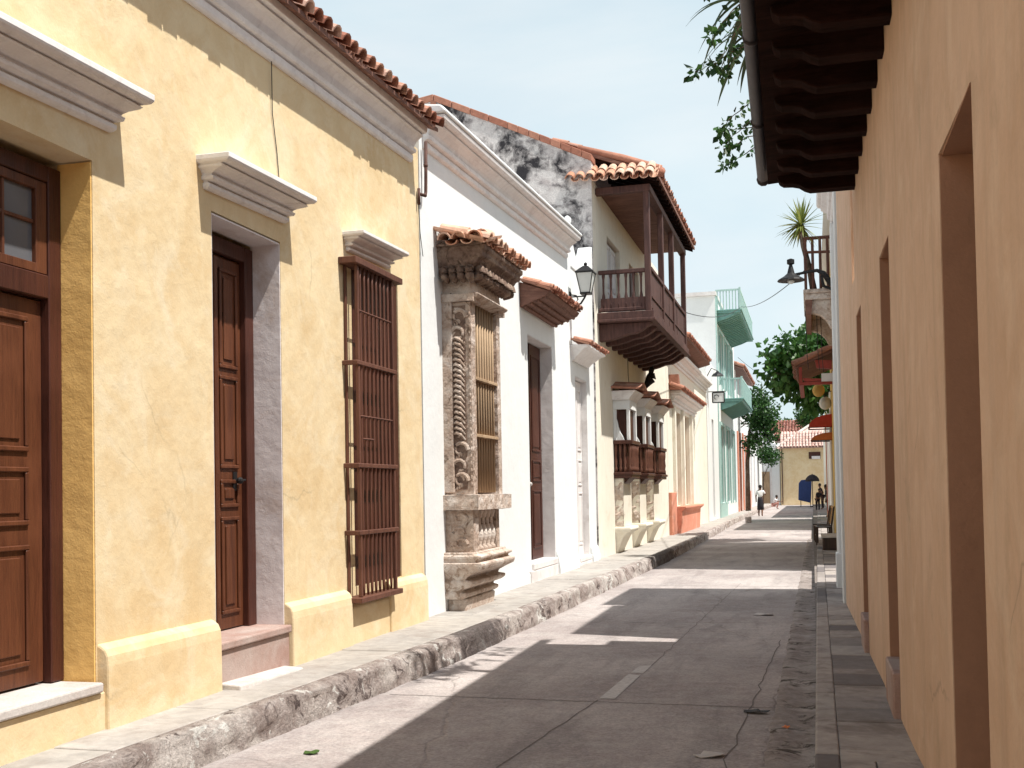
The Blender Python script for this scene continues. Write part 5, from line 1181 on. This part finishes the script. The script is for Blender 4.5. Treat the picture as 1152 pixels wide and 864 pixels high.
rp = nt.nodes.new('ShaderNodeValToRGB'); rp.color_ramp.elements[0].position = .30; rp.color_ramp.elements[1].position = .72; rp.color_ramp.elements[0].color = (.78,)*3+(1,); rp.color_ramp.elements[1].color = (.92,)*3+(1,)
mx = nt.nodes.new('ShaderNodeMix'); mx.data_type = 'RGBA'; mx.inputs[7].default_value = (6.0, 6.7, 6.85, 1)
nt.links.new(tc.outputs['Generated'], mp.inputs[0]); nt.links.new(mp.outputs[0], nz.inputs[0]); nt.links.new(nz.outputs[0], rp.inputs[0]); sx = nt.nodes.new('ShaderNodeSeparateXYZ'); nt.links.new(tc.outputs['Generated'], sx.inputs[0])
hz = nt.nodes.new('ShaderNodeMapRange'); hz.inputs['From Min'].default_value = .42; hz.inputs['From Max'].default_value = .95; hz.inputs['To Min'].default_value = 1.; hz.inputs['To Max'].default_value = .35
nt.links.new(sx.outputs[2], hz.inputs['Value']); ml = nt.nodes.new('ShaderNodeMath'); ml.operation = 'MULTIPLY'
nt.links.new(rp.outputs[0], ml.inputs[0]); nt.links.new(hz.outputs[0], ml.inputs[1]); nt.links.new(ml.outputs[0], mx.inputs[0])
m2 = nt.nodes.new('ShaderNodeMapping'); m2.inputs['Scale'].default_value = (1,1,3.2); m2.inputs['Location'].default_value = (3,1,2); nt.links.new(tc.outputs['Generated'], m2.inputs[0])
n2 = nt.nodes.new('ShaderNodeTexNoise'); n2.inputs['Scale'].default_value = 2.6; n2.inputs['Detail'].default_value = 6; n2.inputs['Distortion'].default_value = .4; nt.links.new(m2.outputs[0], n2.inputs[0])
r2_ = nt.nodes.new('ShaderNodeValToRGB'); nt.links.new(n2.outputs[0], r2_.inputs[0]); e = r2_.color_ramp.elements
e[0].position = .36; e[0].color = (.545,.655,.695,1); e[1].position = .66; e[1].color = (.70,.735,.735,1)
vs_ = nt.nodes.new('ShaderNodeVectorMath'); vs_.operation = 'SCALE'; vs_.inputs['Scale'].default_value = 10.; nt.links.new(r2_.outputs[0], vs_.inputs[0]); nt.links.new(vs_.outputs[0], mx.inputs[7])
nt.links.new(sky.outputs[0], mx.inputs[6]); nt.links.new(mx.outputs[2], bg.inputs[0]); bg.inputs[1].default_value = .10; nt.links.new(bg.outputs[0], out.inputs[0])

cam = bpy.data.cameras.new('camera'); co = bpy.data.objects.new('camera', cam); col.objects.link(co); scene.camera = co
TH, PI_, RO = .2636, .026, .018
f = Vector((-math.sin(TH)*math.cos(PI_), math.cos(TH)*math.cos(PI_), math.sin(PI_))); r = Vector((math.cos(TH), math.sin(TH), 0)); u = r.cross(f)
r2 = r*math.cos(RO)-u*math.sin(RO); u2 = u*math.cos(RO)+r*math.sin(RO)
m = Matrix((r2, u2, -f)).transposed().to_4x4(); m.translation = (0, 0, 1.6); co.matrix_world = m
cam.sensor_width = 36; cam.lens = 1250/1152*36; cam.shift_y = 89/1152; cam.clip_end = 2000; cam.clip_start = .05
scene.view_settings.view_transform = 'Standard'; scene.view_settings.look = 'None'; scene.view_settings.exposure = .5; scene.view_settings.gamma = 1
for o in bpy.data.objects:
    if '_o' in o: del o['_o']
